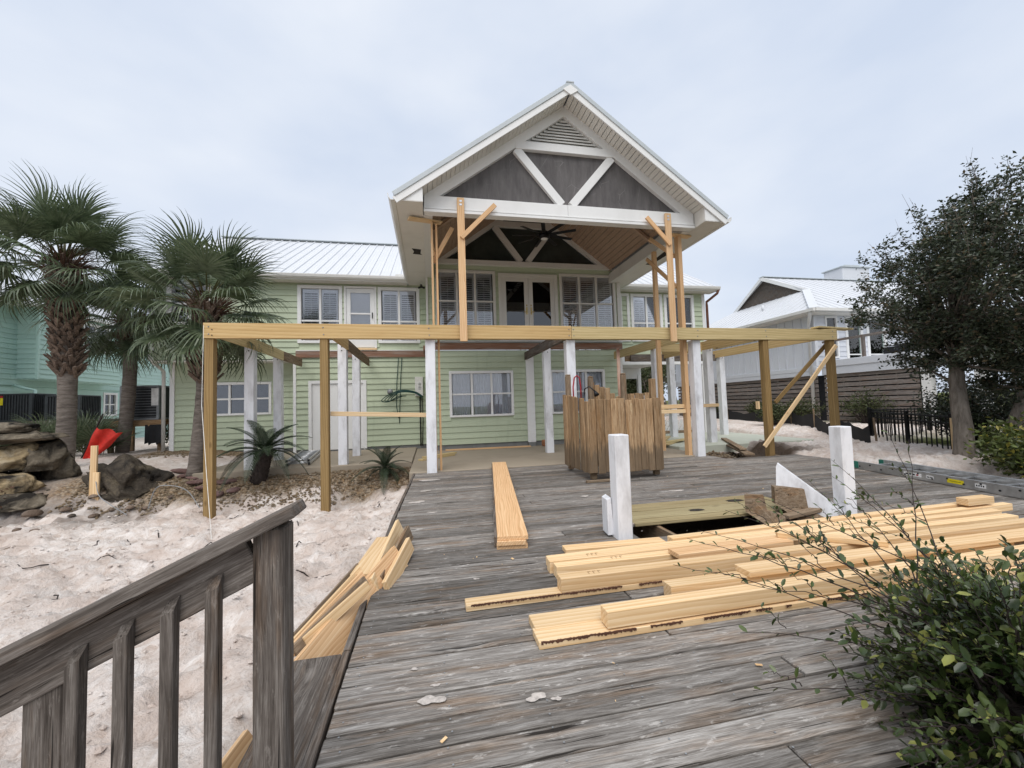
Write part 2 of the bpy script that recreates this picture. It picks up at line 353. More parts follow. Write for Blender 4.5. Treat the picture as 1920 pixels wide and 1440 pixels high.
M['ink'] = flat('lumber_ink', (.30,.17,.09), .8)
M['dimglass'] = flat('dim_gable_glass', (.035,.045,.042), .12, 0, .5, .2, 2)
def sand():
    a = NT('pale_beach_sand', .95, spec=.1); p = a.pos()
    zone = a.n('ShaderNodeAttribute', attribute_name='zone').outputs['Color']
    sep = a.n('ShaderNodeSeparateColor', {0: zone})
    big = a.noise(p, 1.1, 7, .66, .8); med = a.noise(p, 6, 7, .72, 1.1); fine = a.noise(p, 38, 6, .75)
    c = a.ramp(med, [(.28, (.44,.34,.28)), (.42, (.68,.595,.535)), (.58, (.80,.74,.695)), (.78, (.86,.825,.79))])
    c = a.mix(a.ramp(big, [(.42, g3(0)), (.66, g3(.75))]), c, (.55,.44,.375))
    c = a.mix(a.ramp(fine, [(.56, g3(0)), (.70, g3(.55))]), c, (.25,.19,.15))
    gv = a.n('ShaderNodeTexVoronoi', {'Vector': p, 'Scale': 26.0})
    grav = a.mix(a.math('MULTIPLY', gv.outputs['Distance'], .9), a.mix(a.n('ShaderNodeSeparateColor', {0: gv.outputs['Color']}).outputs[0], (.36,.24,.13), (.50,.42,.32)), (.07,.045,.03))
    c = a.mix(sep.outputs[0], c, grav)
    mulch_shade = a.mix(fine, (.03,.022,.018), (.13,.095,.07)); c = a.mix(sep.outputs[1], c, mulch_shade)  # mulch colour, also painted shade under the deck and bush
    grass = a.mix(med, (.055,.075,.02), (.16,.17,.06)); c = a.mix(sep.outputs[2], c, grass)
    a.col(c); h = a.math('ADD', a.math('MULTIPLY', med, 1.0), a.math('MULTIPLY', fine, .5)); a.bump(h, .8, .06); return a.m
M['sand'] = sand()
def leafmat(name, c0, c1, rough=.45, trans=.25, spec=.35, c2=None):
    a = NT(name, rough, spec=spec); p = a.pos(); n = a.noise(p, 7, 3, .6); r = a.rnd()
    w = a.n('ShaderNodeTexWhiteNoise', {'Vector': a.map(p, (14,14,14))}, noise_dimensions='3D')
    c = a.mix(a.ramp(n, [(.35, g3(0)), (.65, g3(1))]), c0, c1); lo = a.noise(p, 1.6, 3, .6); lv = a.math('ADD', .55, a.math('MULTIPLY', lo, .9)); c = a.mix(1.0, c, a.n('ShaderNodeCombineColor', {0: lv, 1: lv, 2: lv}).outputs[0], 'MULTIPLY')
    if c2:
        iv = a.n('ShaderNodeNewGeometry').outputs['Random Per Island']; c = a.mix(a.ramp(iv, [(.90, g3(0)), (.93, g3(1))]), c, c2)
        tv = a.math('ADD', .6, a.math('MULTIPLY', iv, .8)); c = a.mix(1.0, c, a.n('ShaderNodeCombineColor', {0: tv, 1: tv, 2: tv}).outputs[0], 'MULTIPLY')
    a.col(c); a.b.inputs['Subsurface Weight'].default_value = 0
    tl = a.n('ShaderNodeBsdfTranslucent', {0: c}); ms = a.n('ShaderNodeMixShader', {0: trans, 1: a.b.outputs[0], 2: tl.outputs[0]}); a.L(ms.outputs[0], a.t.nodes['Material Output'].inputs[0]); return a.m
M['palm'] = leafmat('palm_leaf', (.05,.075,.035), (.13,.165,.09), .36, .25, .5)
M['palmdry'] = leafmat('dry_palm_fibre', (.055,.028,.018), (.12,.06,.035), .8, .1)
M['petiole'] = flat('palm_petiole', (.14,.14,.06), .5)
M['cycad'] = leafmat('cycad_leaf', (.014,.026,.013), (.04,.06,.03), .4, .08, .4)
M['tree'] = leafmat('dark_holly_leaf', (.022,.034,.018), (.062,.078,.042), .42, .18, .45, (.085,.065,.035))
M['bush'] = leafmat('privet_leaf', (.022,.042,.010), (.085,.115,.034), .30, .22, .55, (.24,.25,.07))
M['shrub'] = leafmat('olive_green_leaf', (.04,.06,.014), (.11,.135,.035), .4, .25, .4, (.24,.21,.04))
M['far'] = leafmat('far_tree_leaf', (.03,.045,.015), (.085,.095,.035), .6, .2)
def bark(name, c0, c1, sc, ringy=False):
    a = NT(name, .9, spec=.1); co = a.coord(); n = a.noise(a.map(co, (5,5,26) if ringy else (16,16,3)), sc, 6, .7, .4)
    a.col(a.ramp(n, [(.3, c0), (.7, c1)])); a.bump(n, .9, .03); return a.m
M['trunk'] = bark('palm_trunk_bark', (.085,.07,.06), (.26,.225,.195), 1, True)
M['bark'] = bark('grey_bark', (.08,.068,.055), (.27,.235,.20), 1)
M['twig'] = flat('dark_twig', (.04,.03,.026), .8)
def bootm():
    a = NT('palm_boot', .85, spec=.15); co = a.coord(); n = a.noise(a.map(co, (3,22,22)), 1, 5, .65); r = a.rnd()
    c = a.ramp(n, [(.3, (.075,.05,.036)), (.7, (.25,.19,.15))]); zc = a.n('ShaderNodeSeparateXYZ', {0: a.pos()}).outputs[2]
    tv = a.math('ADD', .65, a.math('MULTIPLY', r, .6)); c = a.mix(1.0, c, a.n('ShaderNodeCombineColor', {0: tv, 1: tv, 2: tv}).outputs[0], 'MULTIPLY'); a.col(c); a.bump(n, .5, .01); return a.m
M['boot'] = bootm()
def rockm(name, cs, sc=3.0, darkness=.5, dark=(.03,.026,.022)):
    a = NT(name, .9, spec=.15); co = a.coord(); r = a.rnd(); v = a.n('ShaderNodeVectorMath', {0: co, 1: a.n('ShaderNodeCombineXYZ', {0: a.math('MULTIPLY', r, 50.0)}).outputs[0]}, operation='ADD').outputs[0]
    n = a.noise(v, sc, 8, .7, .3); m = a.noise(v, sc*.6, 4, .6, .8); f = a.noise(v, sc*9, 4, .7)
    c = a.ramp(n, [(.28, cs[0]), (.5, cs[1]), (.72, cs[2])]); c = a.mix(a.ramp(m, [(.62-darkness*.3, g3(0)), (.72-darkness*.25, g3(1))]), c, dark)
    tv = a.math('ADD', .75, a.math('MULTIPLY', r, .5)); c = a.mix(1.0, c, a.n('ShaderNodeCombineColor', {0: tv, 1: tv, 2: tv}).outputs[0], 'MULTIPLY')
    a.col(c); a.bump(a.math('ADD', n, a.math('MULTIPLY', f, .5)), 1.0, .10); return a.m
M['lime'] = rockm('mossy_limestone', ((.20,.15,.09),(.38,.29,.17),(.48,.42,.32)), 3.2, .55)
M['limed'] = rockm('dark_limestone', ((.07,.06,.048),(.18,.15,.11),(.36,.31,.24)), 3.5, .5)
M['boulder'] = rockm('black_brown_boulder', ((.03,.026,.021),(.075,.062,.048),(.20,.165,.11)), 2.6, .35)
M['stone'] = rockm('river_stone', ((.13,.09,.065),(.23,.17,.13),(.36,.31,.26)), 3, .1)
M['flag'] = rockm('red_flagstone', ((.14,.08,.07),(.24,.15,.135),(.34,.27,.25)), 4, .1)
M['peb'] = rockm('pebble', ((.22,.14,.08),(.40,.30,.19),(.62,.56,.48)), 9, 0)

# ================================================================== ground
def sm(a, b, t): t = np.clip((np.asarray(t,float)-a)/(b-a), 0, 1); return t*t*(3-2*t)
_fr = random.Random(31); FOOT = []
for _ in range(9):                                            # trails of footprints
    fx, fy, fa = _fr.uniform(-5,-1), _fr.uniform(2.5,8), _fr.uniform(0,6.3)
    for k in range(8): FOOT.append((fx, fy, fa)); fa += _fr.uniform(-.3,.3); fx += .5*math.cos(fa)+.12*math.sin(fa)*(1 if k%2 else -1); fy += .5*math.sin(fa)-.12*math.cos(fa)*(1 if k%2 else -1)
def ground_h(x, y, fine=True):
    x = np.asarray(x, float); y = np.asarray(y, float)
    left = -.46 + .40*sm(8.1, 9.5, y + .25*(fbm(x*.8, y*.8, 2)-.5)) + .14*sm(9.6, 12.5, y)
    left = left - .10*sm(5.5, 2.0, y) - .10*sm(-1.5, -4, x)*sm(8.5, 5, y)
    left = left + .14*sm(-5.0, -6.5, x)*sm(8.3, 9.3, y)
    right = -.13 + .16*sm(7.7, 8.3, x) + .10*sm(8.0, 11, y)*sm(6.5, 9.5, x) + .10*sm(9, 12, x)*sm(7, 9, y) - .10*sm(13, 20, x)*sm(8, 3, y)
    k = sm(-.6, 1.2, x); h = left*(1-k) + right*k
    under = sm(-.5, -.3, x)*sm(7.95, 7.75, x)*sm(8.2, 8.0, y)*(1-sm(6.0,6.15,x)*sm(7.4,7.55,y)); h = h*(1-under) + (-.55)*under
    slab = sm(-4.9, -4.7, x)*sm(10.2, 10.0, x)*sm(9.3, 9.45, y)*sm(18, 17.5, y)
    h = h*(1-slab) + np.minimum(h, -.08)*slab
    s2 = sm(-.45,-.3,x)*sm(6.2,6.0,x)*sm(7.9,8.0,y); h = h*(1-s2)+np.minimum(h,-.10)*s2
    if fine:
        far = sm(60, 25, np.hypot(x, y))
        n = (fbm(x*1.1+3, y*1.1, 3)-.5)*.24 + (np.abs(fbm(x*2.8, y*2.8+9, 5, 2.1, .6)-.5)*-.46+.05) + (fbm(x*9, y*9, 3)-.5)*.085
        amt = (1-under*.8)*(1-.75*slab)*(1-.75*s2)*(.35+.65*sm(9.8, 8.4, y)+.3*sm(6.5,7.8,x)*sm(14,11,y))
        h = h + n*np.clip(amt,0,1.1)*far
        for hx, hy, r_h, d in ((-3.45, 8.25, .35, .22), (-1.45, 8.3, .45, .24), (-2.7, 8.5, .3, .08), (-2.2,5.2,.8,.05)):
            h = h - d*np.exp(-((x-hx)**2+(y-hy)**2)/r_h**2)
        for fx, fy, fa in FOOT:
            if fx > -.7 or fy > 8.2 or fy < 1.2: continue
            u = (x-fx)*math.cos(fa)+(y-fy)*math.sin(fa); v = -(x-fx)*math.sin(fa)+(y-fy)*math.cos(fa); q = (u/.17)**2+(v/.085)**2; h = h - .065*np.exp(-q**2) + .028*np.exp(-(q-1.9)**2*1.5)
    return h
def gz(x, y): return float(ground_h(np.array([x]), np.array([y]))[0])
def axis(f0, f1, st, ends, k=1.35):
    a = list(np.arange(f0, f1, st)); s = st; v = a[0]; lo = []
    while v > ends[0]: s *= k; v -= s; lo.append(v)
    s = st; v = a[-1]; hi = []
    while v < ends[1]: s *= k; v += s; hi.append(v)
    return np.array(lo[::-1] + a + hi)
gx = axis(-9, 14, .06, (-600, 600)); gy = axis(.4, 14, .06, (-600, 900))
GX, GY = np.meshgrid(gx, gy); GH = ground_h(GX, GY)
nx, ny = len(gx), len(gy)
me = bpy.data.meshes.new('ground'); me.vertices.add(nx*ny)
me.vertices.foreach_set('co', np.stack([GX, GY, GH], -1).astype(np.float32).ravel())
ii = (np.arange(ny-1)[:,None]*nx + np.arange(nx-1)[None]).ravel(); Q = np.stack([ii, ii+1, ii+1+nx, ii+nx], -1).astype(np.int32)
me.loops.add(Q.size); me.loops.foreach_set('vertex_index', Q.ravel()); me.polygons.add(len(Q)); me.polygons.foreach_set('loop_start', np.arange(0, Q.size, 4, dtype=np.int32))
me.update(calc_edges=True); me.polygons.foreach_set('use_smooth', np.ones(len(Q), bool))
wob = (fbm(GX*1.6, GY*1.6, 3)-.5)*.9
zr = sm(8.45, 8.9, GY+wob*.9)*sm(10.2, 9.8, GY)*sm(-7.5, -6.5, GX)*sm(-.1, -.3, GX)
zr = np.maximum(zr, sm(12.0, 12.4, GY)*sm(-3.7, -4.2, GX)*sm(-7.9, -7.4, GX)*sm(13.8, 13.5, GY))
zg = np.maximum(sm(-4.2,-5.2,GX+wob)*sm(7.6,8.4,GY+wob*.5)*sm(10.4,9.4,GY)*.7*sm(.45,.6,fbm(GX*2,GY*2,3)), sm(6.0,6.2,GX)*sm(7.6,7.9,GY)*sm(9.3,8.7,GY+wob)*sm(9.6,8.0,GX+wob))
zg = np.maximum(zg, sm(1.1,1.2,GX)*sm(1.4,1.3,GY)); zg = np.maximum(zg, sm(-.35,-.2,GX)*sm(7.8,7.7,GX)*sm(8.0,7.9,GY))  # ground below bush and deck darkened to paint the shade there
zb = np.maximum(sm(10.6, 11.6, GX+wob)*sm(9.2, 7.5, GY+wob), sm(30,45,np.hypot(GX,GY)))
zb = np.maximum(zb, .7*sm(14,15,GX)*sm(11,13,GY)*sm(.42,.6,fbm(GX,GY,3)))
att = me.color_attributes.new('zone', 'FLOAT_COLOR', 'POINT')
att.data.foreach_set('color', np.stack([zr, zg*(1-zr), zb, np.ones_like(zr)], -1).astype(np.float32).ravel())
me.materials.append(M['sand']); g_ = link(bpy.data.objects.new('ground', me), None, Matrix()); tag(g_, kind='structure')

def slab(name, x0, x1, y0, y1, z0, z1, mat): return tag(box(name, x0, x1, y0, y1, z0, z1, mat, c=.012), kind='structure')
slab('patio_slab', -.42, 6.05, 8.10, 17.8, -.4, .012, M['conc'])
slab('patio_slab', -4.75, -.425, 9.42, 17.8, -.4, .055, M['conc'])
slab('patio_slab', 6.055, 10.1, 9.15, 17.8, -.4, .085, M['concg'])

# ================================================================== deck
DECK = thing('deck', (1.5, 4, 0), 'weathered grey plank deck with a dark cut-out where steps were removed', 'deck')
PW, PG, TH = .1315, .0118, .036
def dleft(y): return -.425 + (.125*max(0, (y-4.5))/3.6)
row = 0; y = .32
while y < 8.06:
    y1 = min(y+PW, 8.09)
    xl = dleft(y) + random.uniform(-.004,.004); xr = 7.75 if y < 7.4 else 6.03
    if y < 1.16: xr = 1.19
    spans = [(xl, xr)]
    if y1 > 3.52 and y < 3.90: spans = [(xl, 1.86), (4.17, xr)]
    cuts = []
    if xr > 5: 
        base = [1.235, 4.9, 7.4] if row % 3 == 0 else ([2.9, 6.1] if row % 3 == 1 else [3.75, 6.9])
        cuts = [b + random.choice((0, .0, .4)) for b in base]
        if 3.9 <= y < 4.62: cuts = [2.03, 4.12, 7.0]
    for s0, s1 in spans:
        pts = [s0] + [c for c in cuts if s0+.3 < c < s1-.3] + [s1]
        for a, b in zip(pts, pts[1:]):
            zo = random.uniform(-.004, .003)
            mat = M['deck2'] if (3.9 <= y < 4.5 and 1.9 < (a+b)/2 < 4.3) else M['deck']
            V, Fc = cbox(b-a-.008, y1-y, TH, .005)
            Mx = Matrix.Translation(((a+b)/2, (y+y1)/2, -TH/2+zo)) @ Matrix.Rotation(random.uniform(-.006,.006), 4, 'X') @ Matrix.Rotation(random.uniform(-.0006,.0006), 4, 'Z')
            mobj('plank', V, Fc, mat, DECK, Mx)
    y += PW + PG + random.uniform(-.001, .0015); row += 1
# edge trim, rim and joists (seen at the edge and in the hole)
for a, b in ((.9, 2.31), (2.325, 4.9), (4.91, 8.05)):
    bar('edge_board', (dleft(a)-.026, a, -.022), (dleft(b)-.026, b, -.022), .036, .05, M['grey'], DECK)
    bar('rim_joist', (dleft(a)-.03, a, -.19), (dleft(b)-.03, b, -.19), .04, .27, M['grey'], DECK)
for x in (1.83, 2.30, 4.2, 5.2, 6.4, 7.6): bar('joist', (x, 1.35, -.17), (x, 7.9, -.17), .04, .24, M['old'], DECK)
bar('rim_joist', (1.2, 1.30, -.19), (7.7, 1.30, -.19), .04, .24, M['dark_tone'], DECK)  # joist coloured near-black as painted shade below the deck front
bar('rim_joist', (1.87, 3.49, -.13), (4.16, 3.49, -.13), .036, .13, M['old'], DECK)
for p0, p1, w in (((-.58, 1.28, -.015), (-.585, 2.30, -.02), .225),):
    bar('edge_plank', p0, p1, w, .036, M['grey'], DECK)
bar('edge_plank', (-.80, .95, -.14), (-.62, 1.85, -.05), .14, .036, M['grey'], DECK)
nm = MB(); disc = [(.0042*math.cos(k*math.pi/3), .0042*math.sin(k*math.pi/3), 0) for k in range(6)]
yy = .32
while yy < 8.0:
    for xj in (-.36, .05, .45, .85, 1.24, 1.83, 2.30, 2.9, 3.5, 4.2, 4.7, 5.2, 5.8, 6.4, 7.0, 7.6):
        if (yy > 7.3 and xj > 5.9) or (yy < 1.16 and xj > 1.2) or (3.4 < yy < 3.95 and 1.84 < xj < 4.19): continue
        for q in (.035, .105): nm.add(disc, [(0,1,2,3,4,5)], Matrix.Translation((xj+random.uniform(-.012,.012), yy+q+random.uniform(-.008,.008), .0042)))
    yy += PW+PG+.0003
nmo = mobj('nail_heads', local(nm.V,(1.5,4,0)), nm.F, M['acl'], DECK, Matrix.Translation((1.5,4,0))); nmo['kind'] = 'stuff'
def blob(x, y, r, z, asp=1.0, n=14): 
    p, q, s_ = (random.uniform(0,6.3) for _ in range(3)); R = lambda t: 1+.22*math.sin(2*t+p)+.16*math.sin(3*t+q)+.12*math.sin(5*t+s_)
    return [(x+r*asp*R(t)*math.cos(t), y+r*.7*R(t)*math.sin(t), z) for t in (k*2*math.pi/n for k in range(n))]
sp = MB()
for x, y_, r in [(-.02,1.84,.05),(-.0,1.93,.018),(-.1,2.07,.016),(.42,1.75,.04),(.5,1.72,.02),(-.2,5.6,.1),(-.05,7.2,.14),(-.1,6.3,.07),(.0,5.0,.05),(2.0,5.2,.06),(3.3,5.1,.09),(.3,3.0,.02)] + [(random.uniform(-.3,5.5), random.uniform(1.6,7.6), random.uniform(.003,.010)) for _ in range(140)]:
    sp.add(blob(x, y_, r*.8, .0052, 1.3, 20), [tuple(range(20))])
tag(sp.obj('sand_spill', M['spill'], None), 'pale sand spilled and trodden on the grey deck', 'sand', kind='stuff')
# old post holes in the pale planks, shade inside painted as dark discs
for x, y_, r in ((2.92, 4.16, .075), (3.62, 4.40, .09)):
    n = 12; V = [(x+r*1.25*math.cos(t*2*math.pi/n)*(1+.2*math.sin(3*t)), y_+r*.62*math.sin(t*2*math.pi/n), .0035) for t in range(n)]
    mobj('post_hole', local(V, (x,y_,.0035)), [tuple(range(n))], M['dark_tone'], DECK, Matrix.Translation((x,y_,.0035)))

# ================================================================== wall kit
def cut_spans(u0, u1, ops):
    segs = [(u0, u1)]
    for a, b in ops:
        ns = []
        for s, e in segs:
            if b <= s or a >= e: ns.append((s, e)); continue
            if a > s: ns.append((s, a))
            if b < e: ns.append((b, e))
        segs = ns
    return [s for s in segs if s[1]-s[0] > .03]
def basis(O, U, N):
    U = Vector(U).normalized(); N = Vector(N).normalized(); Z = Vector((0,0,1))
    return Matrix(((U.x,-N.x,0,O[0]),(U.y,-N.y,0,O[1]),(0,0,1,O[2]),(0,0,0,1)))      # local x = along, y = inward, z = up
def add_wall(house, O, U, N, u0, u1, z0, z1, ops, mat, course=.17, thick=.12, boards=True, name='wall', topfn=None):
    B = basis(O, U, N); m = MB()
    zs = sorted({z0, z1, *[o[2] for o in ops if z0 < o[2] < z1], *[o[3] for o in ops if z0 < o[3] < z1]})
    for a, b in zip(zs, zs[1:]):
        mid = (a+b)/2
        for s, e in cut_spans(u0, u1, [(o[0], o[1]) for o in ops if o[2] < mid < o[3]]):
            m.box(s, e, 0, thick, a, b, c=.0005)
    w = mobj(name, m.V, m.F, mat, house, B)
    if not boards: return w, B
    z = z0
    while z < z1 - .02:
        za, zb = z, min(z + course, z1)
        k = [(o[0], o[1]) for o in ops if o[2] < zb - .01 and o[3] > za + .01]
        sp_ = []
        for s, e in cut_spans(u0, u1, k):
            while e - s > 3.9: j = s + random.uniform(1.6, 3.6); sp_.append((s, j-.002)); s = j
            sp_.append((s, e))
        for s, e in sp_:
            l = e - s; h = zb - za; t0, t1 = -.032, -.004
            V = [(0,t0,0),(l,t0,0),(l,t1,h+.012),(0,t1,h+.012),(0,.0,0),(l,.0,0),(l,.0,h+.012),(0,.0,h+.012)]
            Fc = [(0,1,2,3),(5,4,7,6),(4,5,1,0),(3,2,6,7),(4,0,3,7),(1,5,6,2)]
            mobj('clapboard', V, Fc, mat, w, B @ Matrix.Translation((s, -.001, za)))
        z += course
    return w, B
def add_window(house, B, u0, u1, z0, z1, cols, rail, fill='dark', trim=.085, mat=None, gl=None, depth=.32, name='window', sash=.028, fillfrac=1.0):
    """casing + muntins; every light is a pane; what hangs behind is modelled"""
    mat = mat or M['white']; gl = gl or M['glass']; m = MB(); f = -.045
    m.box(u0, u0+trim, f, .06, z0, z1).box(u1-trim, u1, f, .06, z0, z1).box(u0+trim, u1-trim, f, .06, z1-trim, z1).box(u0+trim, u1-trim, f-.012, .06, z0, z0+trim*.8)
    ia, ib, za, zb = u0+trim, u1-trim, z0+trim*.8, z1-trim; cw = (ib-ia)/cols
    for k in range(1, cols): m.box(ia+k*cw-.03, ia+k*cw+.03, -.02, .05, za, zb)
    zr = za + (zb-za)*rail
    for k in range(cols): m.box(ia+k*cw+(.03 if k else 0), ia+(k+1)*cw-(.03 if k < cols-1 else 0), -.012, .045, zr-.024, zr+.024)
    w = mobj(name, m.V, m.F, mat, house, B)
    for k in range(cols):
        for a, b in ((za, zr-.024), (zr+.024, zb)):
            l, h = cw-.05, b-a; V, Fc = cbox(l, .006, h, .0005)
            mobj('pane', V, Fc, gl, w, B @ Matrix.Translation((ia+(k+.5)*cw, .02, (a+b)/2)))
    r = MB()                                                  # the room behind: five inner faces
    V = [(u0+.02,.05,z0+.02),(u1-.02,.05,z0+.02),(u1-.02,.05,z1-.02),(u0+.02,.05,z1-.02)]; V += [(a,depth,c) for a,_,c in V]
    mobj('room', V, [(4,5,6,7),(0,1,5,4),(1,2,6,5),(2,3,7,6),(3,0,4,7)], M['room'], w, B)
    if fill == 'curtain':
        n = 90; V = []; Fc = []
        for i in range(n+1):
            u = ia + (ib-ia)*i/n; d = .12 + .028*math.sin(i*1.35+2*math.sin(i*.23)) + .012*math.sin(i*.7)
            V += [(u, d, za), (u, d+.006*math.sin(i), zb)]
        Fc = [(2*i, 2*i+2, 2*i+3, 2*i+1) for i in range(n) if not (n*.30 < i % n < n*.36)]
        mobj('curtain', V, Fc, M['curtain'], w, B, smooth=True)
    if fill in ('shutter',):
        s = MB()
        for k in range(cols):
            a, b = ia+k*cw+.03, ia+(k+1)*cw-.03; lo = za + (zb-za)*(1-fillfrac)
            s.box(a, a+.05, .028, .055, lo, zb, c=.001).box(b-.05, b, .028, .055, lo, zb, c=.001).box(a+.05, b-.05, .028, .055, zb-.12, zb, c=.001)
            z = lo + .05
            while z < zb-.14:
                s.bar((a+.05, .052, z), (b-.05, .052, z), .064, .008, up=(0,-.72,.7), c=.001); z += .066
            s.box((a+b)/2-.006, (a+b)/2+.006, .024, .03, lo+.05, zb-.14, c=.001)
        mobj('shutter', s.V, s.F, M['blind'], w, B)
    if fill == 'shade':
        s = MB(); s.box(ia, ib, .032, .04, za, zb, c=.001); mobj('shade', s.V, s.F, M['shadegreen'], w, B)
    return w
def op(u0, u1, z0, z1, t=.03): return (u0+t, u1-t, z0+t, z1-t)

# ================================================================== the sage green house
HOUSE = thing('house', (1.2, 13, 0), 'pale green two-storey beach house with white gabled porch roof', 'house')
XM, ZM = (1,0,0), (0,-1,0)
YM, YL, YR = 11.9, 12.8, 13.4
# centre, lower
lw = [(.55, 2.45, .94, 2.28), (3.59, 5.38, .94, 2.28)]
w, B = add_wall(HOUSE, (0, YM, 0), XM, ZM, 0.0, 5.87, .16, 2.88, [op(*q) for q in lw], M['green'])
for q in lw: add_window(HOUSE, B, *q, 3, .5, 'curtain', trim=.075)
box('foundation', -.0, 5.87, YM+.01, YM+.3, -.05, .16, M['stem'], HOUSE)
box('pilaster', 2.84, 3.08, YM-.09, YM-.022, .13, 2.72, M['white'], HOUSE); box('pilaster_base', 2.85, 3.07, YM-.085, YM, .0, .128, M['stem'], HOUSE)
box('corner_board', -.055, .0, YM-.04, YM+.12, .05, 2.9, M['white'], HOUSE); box('corner_board', 5.87, 5.99, YM-.05, YM+.12, .05, 2.9, M['white'], HOUSE)
bar('ledger', (-.10, YM-.045, 3.0), (6.0, YM-.045, 3.0), .05, .20, M['rot'], HOUSE); box('flashing', -.1, 6.0, YM-.13, YM-.02, 3.115, 3.13, M['roofedge'], HOUSE)
box('flashing_board', .2, 5.9, YM-.16, YM-.08, 3.135, 3.155, M['offwhite'], HOUSE)
# centre, upper
uw = [(.22, 1.99, 3.22, 5.28), (4.0, 5.86, 3.22, 5.28)]; ud = (2.08, 3.93, 3.13, 5.23)
w, B = add_wall(HOUSE, (0, YM, 0), XM, ZM, 0.0, 5.9, 3.12, 5.42, [op(*q) for q in uw+[ud]], M['green'], name='wall')
for q in uw: add_window(HOUSE, B, *q, 3, .56, 'shutter', trim=.08, mat=M['offwhite'])
box('corner_board', -.06, .0, YM-.05, YM+.1, 3.14, 5.4, M['offwhite'], HOUSE); box('corner_board', 5.9, 6.03, YM-.05, YM+.1, 3.14, 5.4, M['offwhite'], HOUSE)
def french(house, B, u0, u1, z0, z1):
    m = MB(); t = .1
    m.box(u0, u0+t, -.05, .05, z0, z1).box(u1-t, u1, -.05, .05, z0, z1).box(u0+t, u1-t, -.05, .05, z1-t, z1)
    d = mobj('french_door', m.V, m.F, M['offwhite'], house, B); mid = (u0+u1)/2
    for s, (a, b) in ((1, (u0+t, mid-.004)), (-1, (mid+.004, u1-t))):
        l = MB(); l.box(a, a+.13, -.025, .02, z0+.02, z1-t).box(b-.13, b, -.025, .02, z0+.02, z1-t).box(a+.13, b-.13, -.025, .02, z1-t-.14, z1-t).box(a+.13, b-.13, -.025, .02, z0+.02, z0+.3)
        mobj('door_leaf', l.V, l.F, M['offwhite'], d, B)
        V, Fc = cbox(b-a-.24, .006, z1-t-.14-z0-.28, .0005); mobj('pane', V, Fc, M['glassd'], d, B @ Matrix.Translation(((a+b)/2, 0, (z1-t-.14+z0+.3)/2)))
        h = MB(); hx = (b-.065) if s > 0 else (a+.065)
        h.box(hx-.022, hx+.022, -.04, -.026, 3.98, 4.2, c=.006).bar((hx, -.075, 4.05), (hx+s*-.09, -.075, 4.05), .018, .022).bar((hx, -.03, 4.05), (hx, -.085, 4.05), .02, .02).box(hx-.018, hx+.018, -.045, -.02, 4.23, 4.28, c=.006)
        mobj('handle', h.V, h.F, M['brass'], d, B)
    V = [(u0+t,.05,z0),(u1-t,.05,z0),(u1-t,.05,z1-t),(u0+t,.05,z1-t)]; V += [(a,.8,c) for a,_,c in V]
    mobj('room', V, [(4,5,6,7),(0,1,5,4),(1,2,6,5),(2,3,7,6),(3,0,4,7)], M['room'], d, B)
french(HOUSE, B, *ud)
# return walls of the projecting centre
add_wall(HOUSE, (-.0, YM+.12, 0), (0,1,0), (-1,0,0), 0, .8, .16, 5.1, [], M['green'], boards=False)
add_wall(HOUSE, (5.98, YM+.12, 0), (0,1,0), (1,0,0), 0, .9, 3.0, 5.1, [], M['green'], boards=False)
# wing beside the palms: upper floor flush with the door bay, lower corner set back
uw = [(-3.76, -2.52, 3.24, 4.97), (-1.50, -.26, 3.24, 4.97), (-7.1, -6.0, 3.75, 4.97)]; dr = (-2.47, -1.54, 3.09, 4.97)
w, B = add_wall(HOUSE, (0, YL, 0), XM, ZM, -7.40, -.06, 2.78, 5.06, [op(*q) for q in uw+[dr]], M['green'])
for i, q in enumerate(uw): add_window(HOUSE, B, *q, 2, .38 if i < 2 else .5, 'shutter', trim=.10)
m = MB(); u0,u1,z0,z1 = dr; m.box(u0,u0+.06,-.05,.05,z0,z1).box(u1-.06,u1,-.05,.05,z0,z1).box(u0+.06,u1-.06,-.05,.05,z1-.06,z1)
d_ = mobj('storm_door', m.V, m.F, M['white'], HOUSE, B)
m = MB(); a,b = u0+.065,u1-.065; m.box(a,a+.12,-.03,.01,z0+.02,z1-.07).box(b-.12,b,-.03,.01,z0+.02,z1-.07).box(a+.12,b-.12,-.03,.01,z1-.2,z1-.07).box(a+.12,b-.12,-.03,.01,z0+.02,z0+.5).box(a+.12,b-.12,-.03,.01,z0+1.02,z0+1.07)
mobj('door_leaf', m.V, m.F, M['white'], d_, B)
m = MB(); m.box(a,b,.04,.07,z0+.02,z1-.07); mobj('inner_door', m.V, m.F, M['blind'], d_, B)
for za, zb in ((z0+.5,z0+1.02),(z0+1.07,z1-.2)): V,Fc = cbox(b-a-.23,.006,zb-za,.0005); mobj('pane', V, Fc, M['glass'], d_, B @ Matrix.Translation(((a+b)/2,-.01,(za+zb)/2)))
m = MB(); m.box(b-.07,b-.045,-.07,-.03,z0+.9,z0+1.08,c=.006); mobj('handle', m.V, m.F, M['blackm'], d_, B)
bar('threshold', (u0+.0, YL-.07, z0-.035), (u1, YL-.07, z0-.035), .08, .06, M['pine'], HOUSE)
bar('ledger', (-3.8, YL-.05, 2.90), (-.1, YL-.05, 2.90), .05, .18, M['rot'], HOUSE); bar('ledger', (-.14, YM-.0, 2.97), (-.14, YL-.1, 2.95), .05, .14, M['rot'], HOUSE)
box('band_board', -3.8, -.1, YL-.075, YL-.022, 3.0, 3.03, M['offwhite'], HOUSE)
box('corner_board', -7.52, -7.40, YL-.04, YL+.1, 2.76, 5.06, M['white'], HOUSE); box('overhang_soffit', -7.5, -3.8, YL, YR+.05, 2.72, 2.76, M['soffit'], HOUSE)
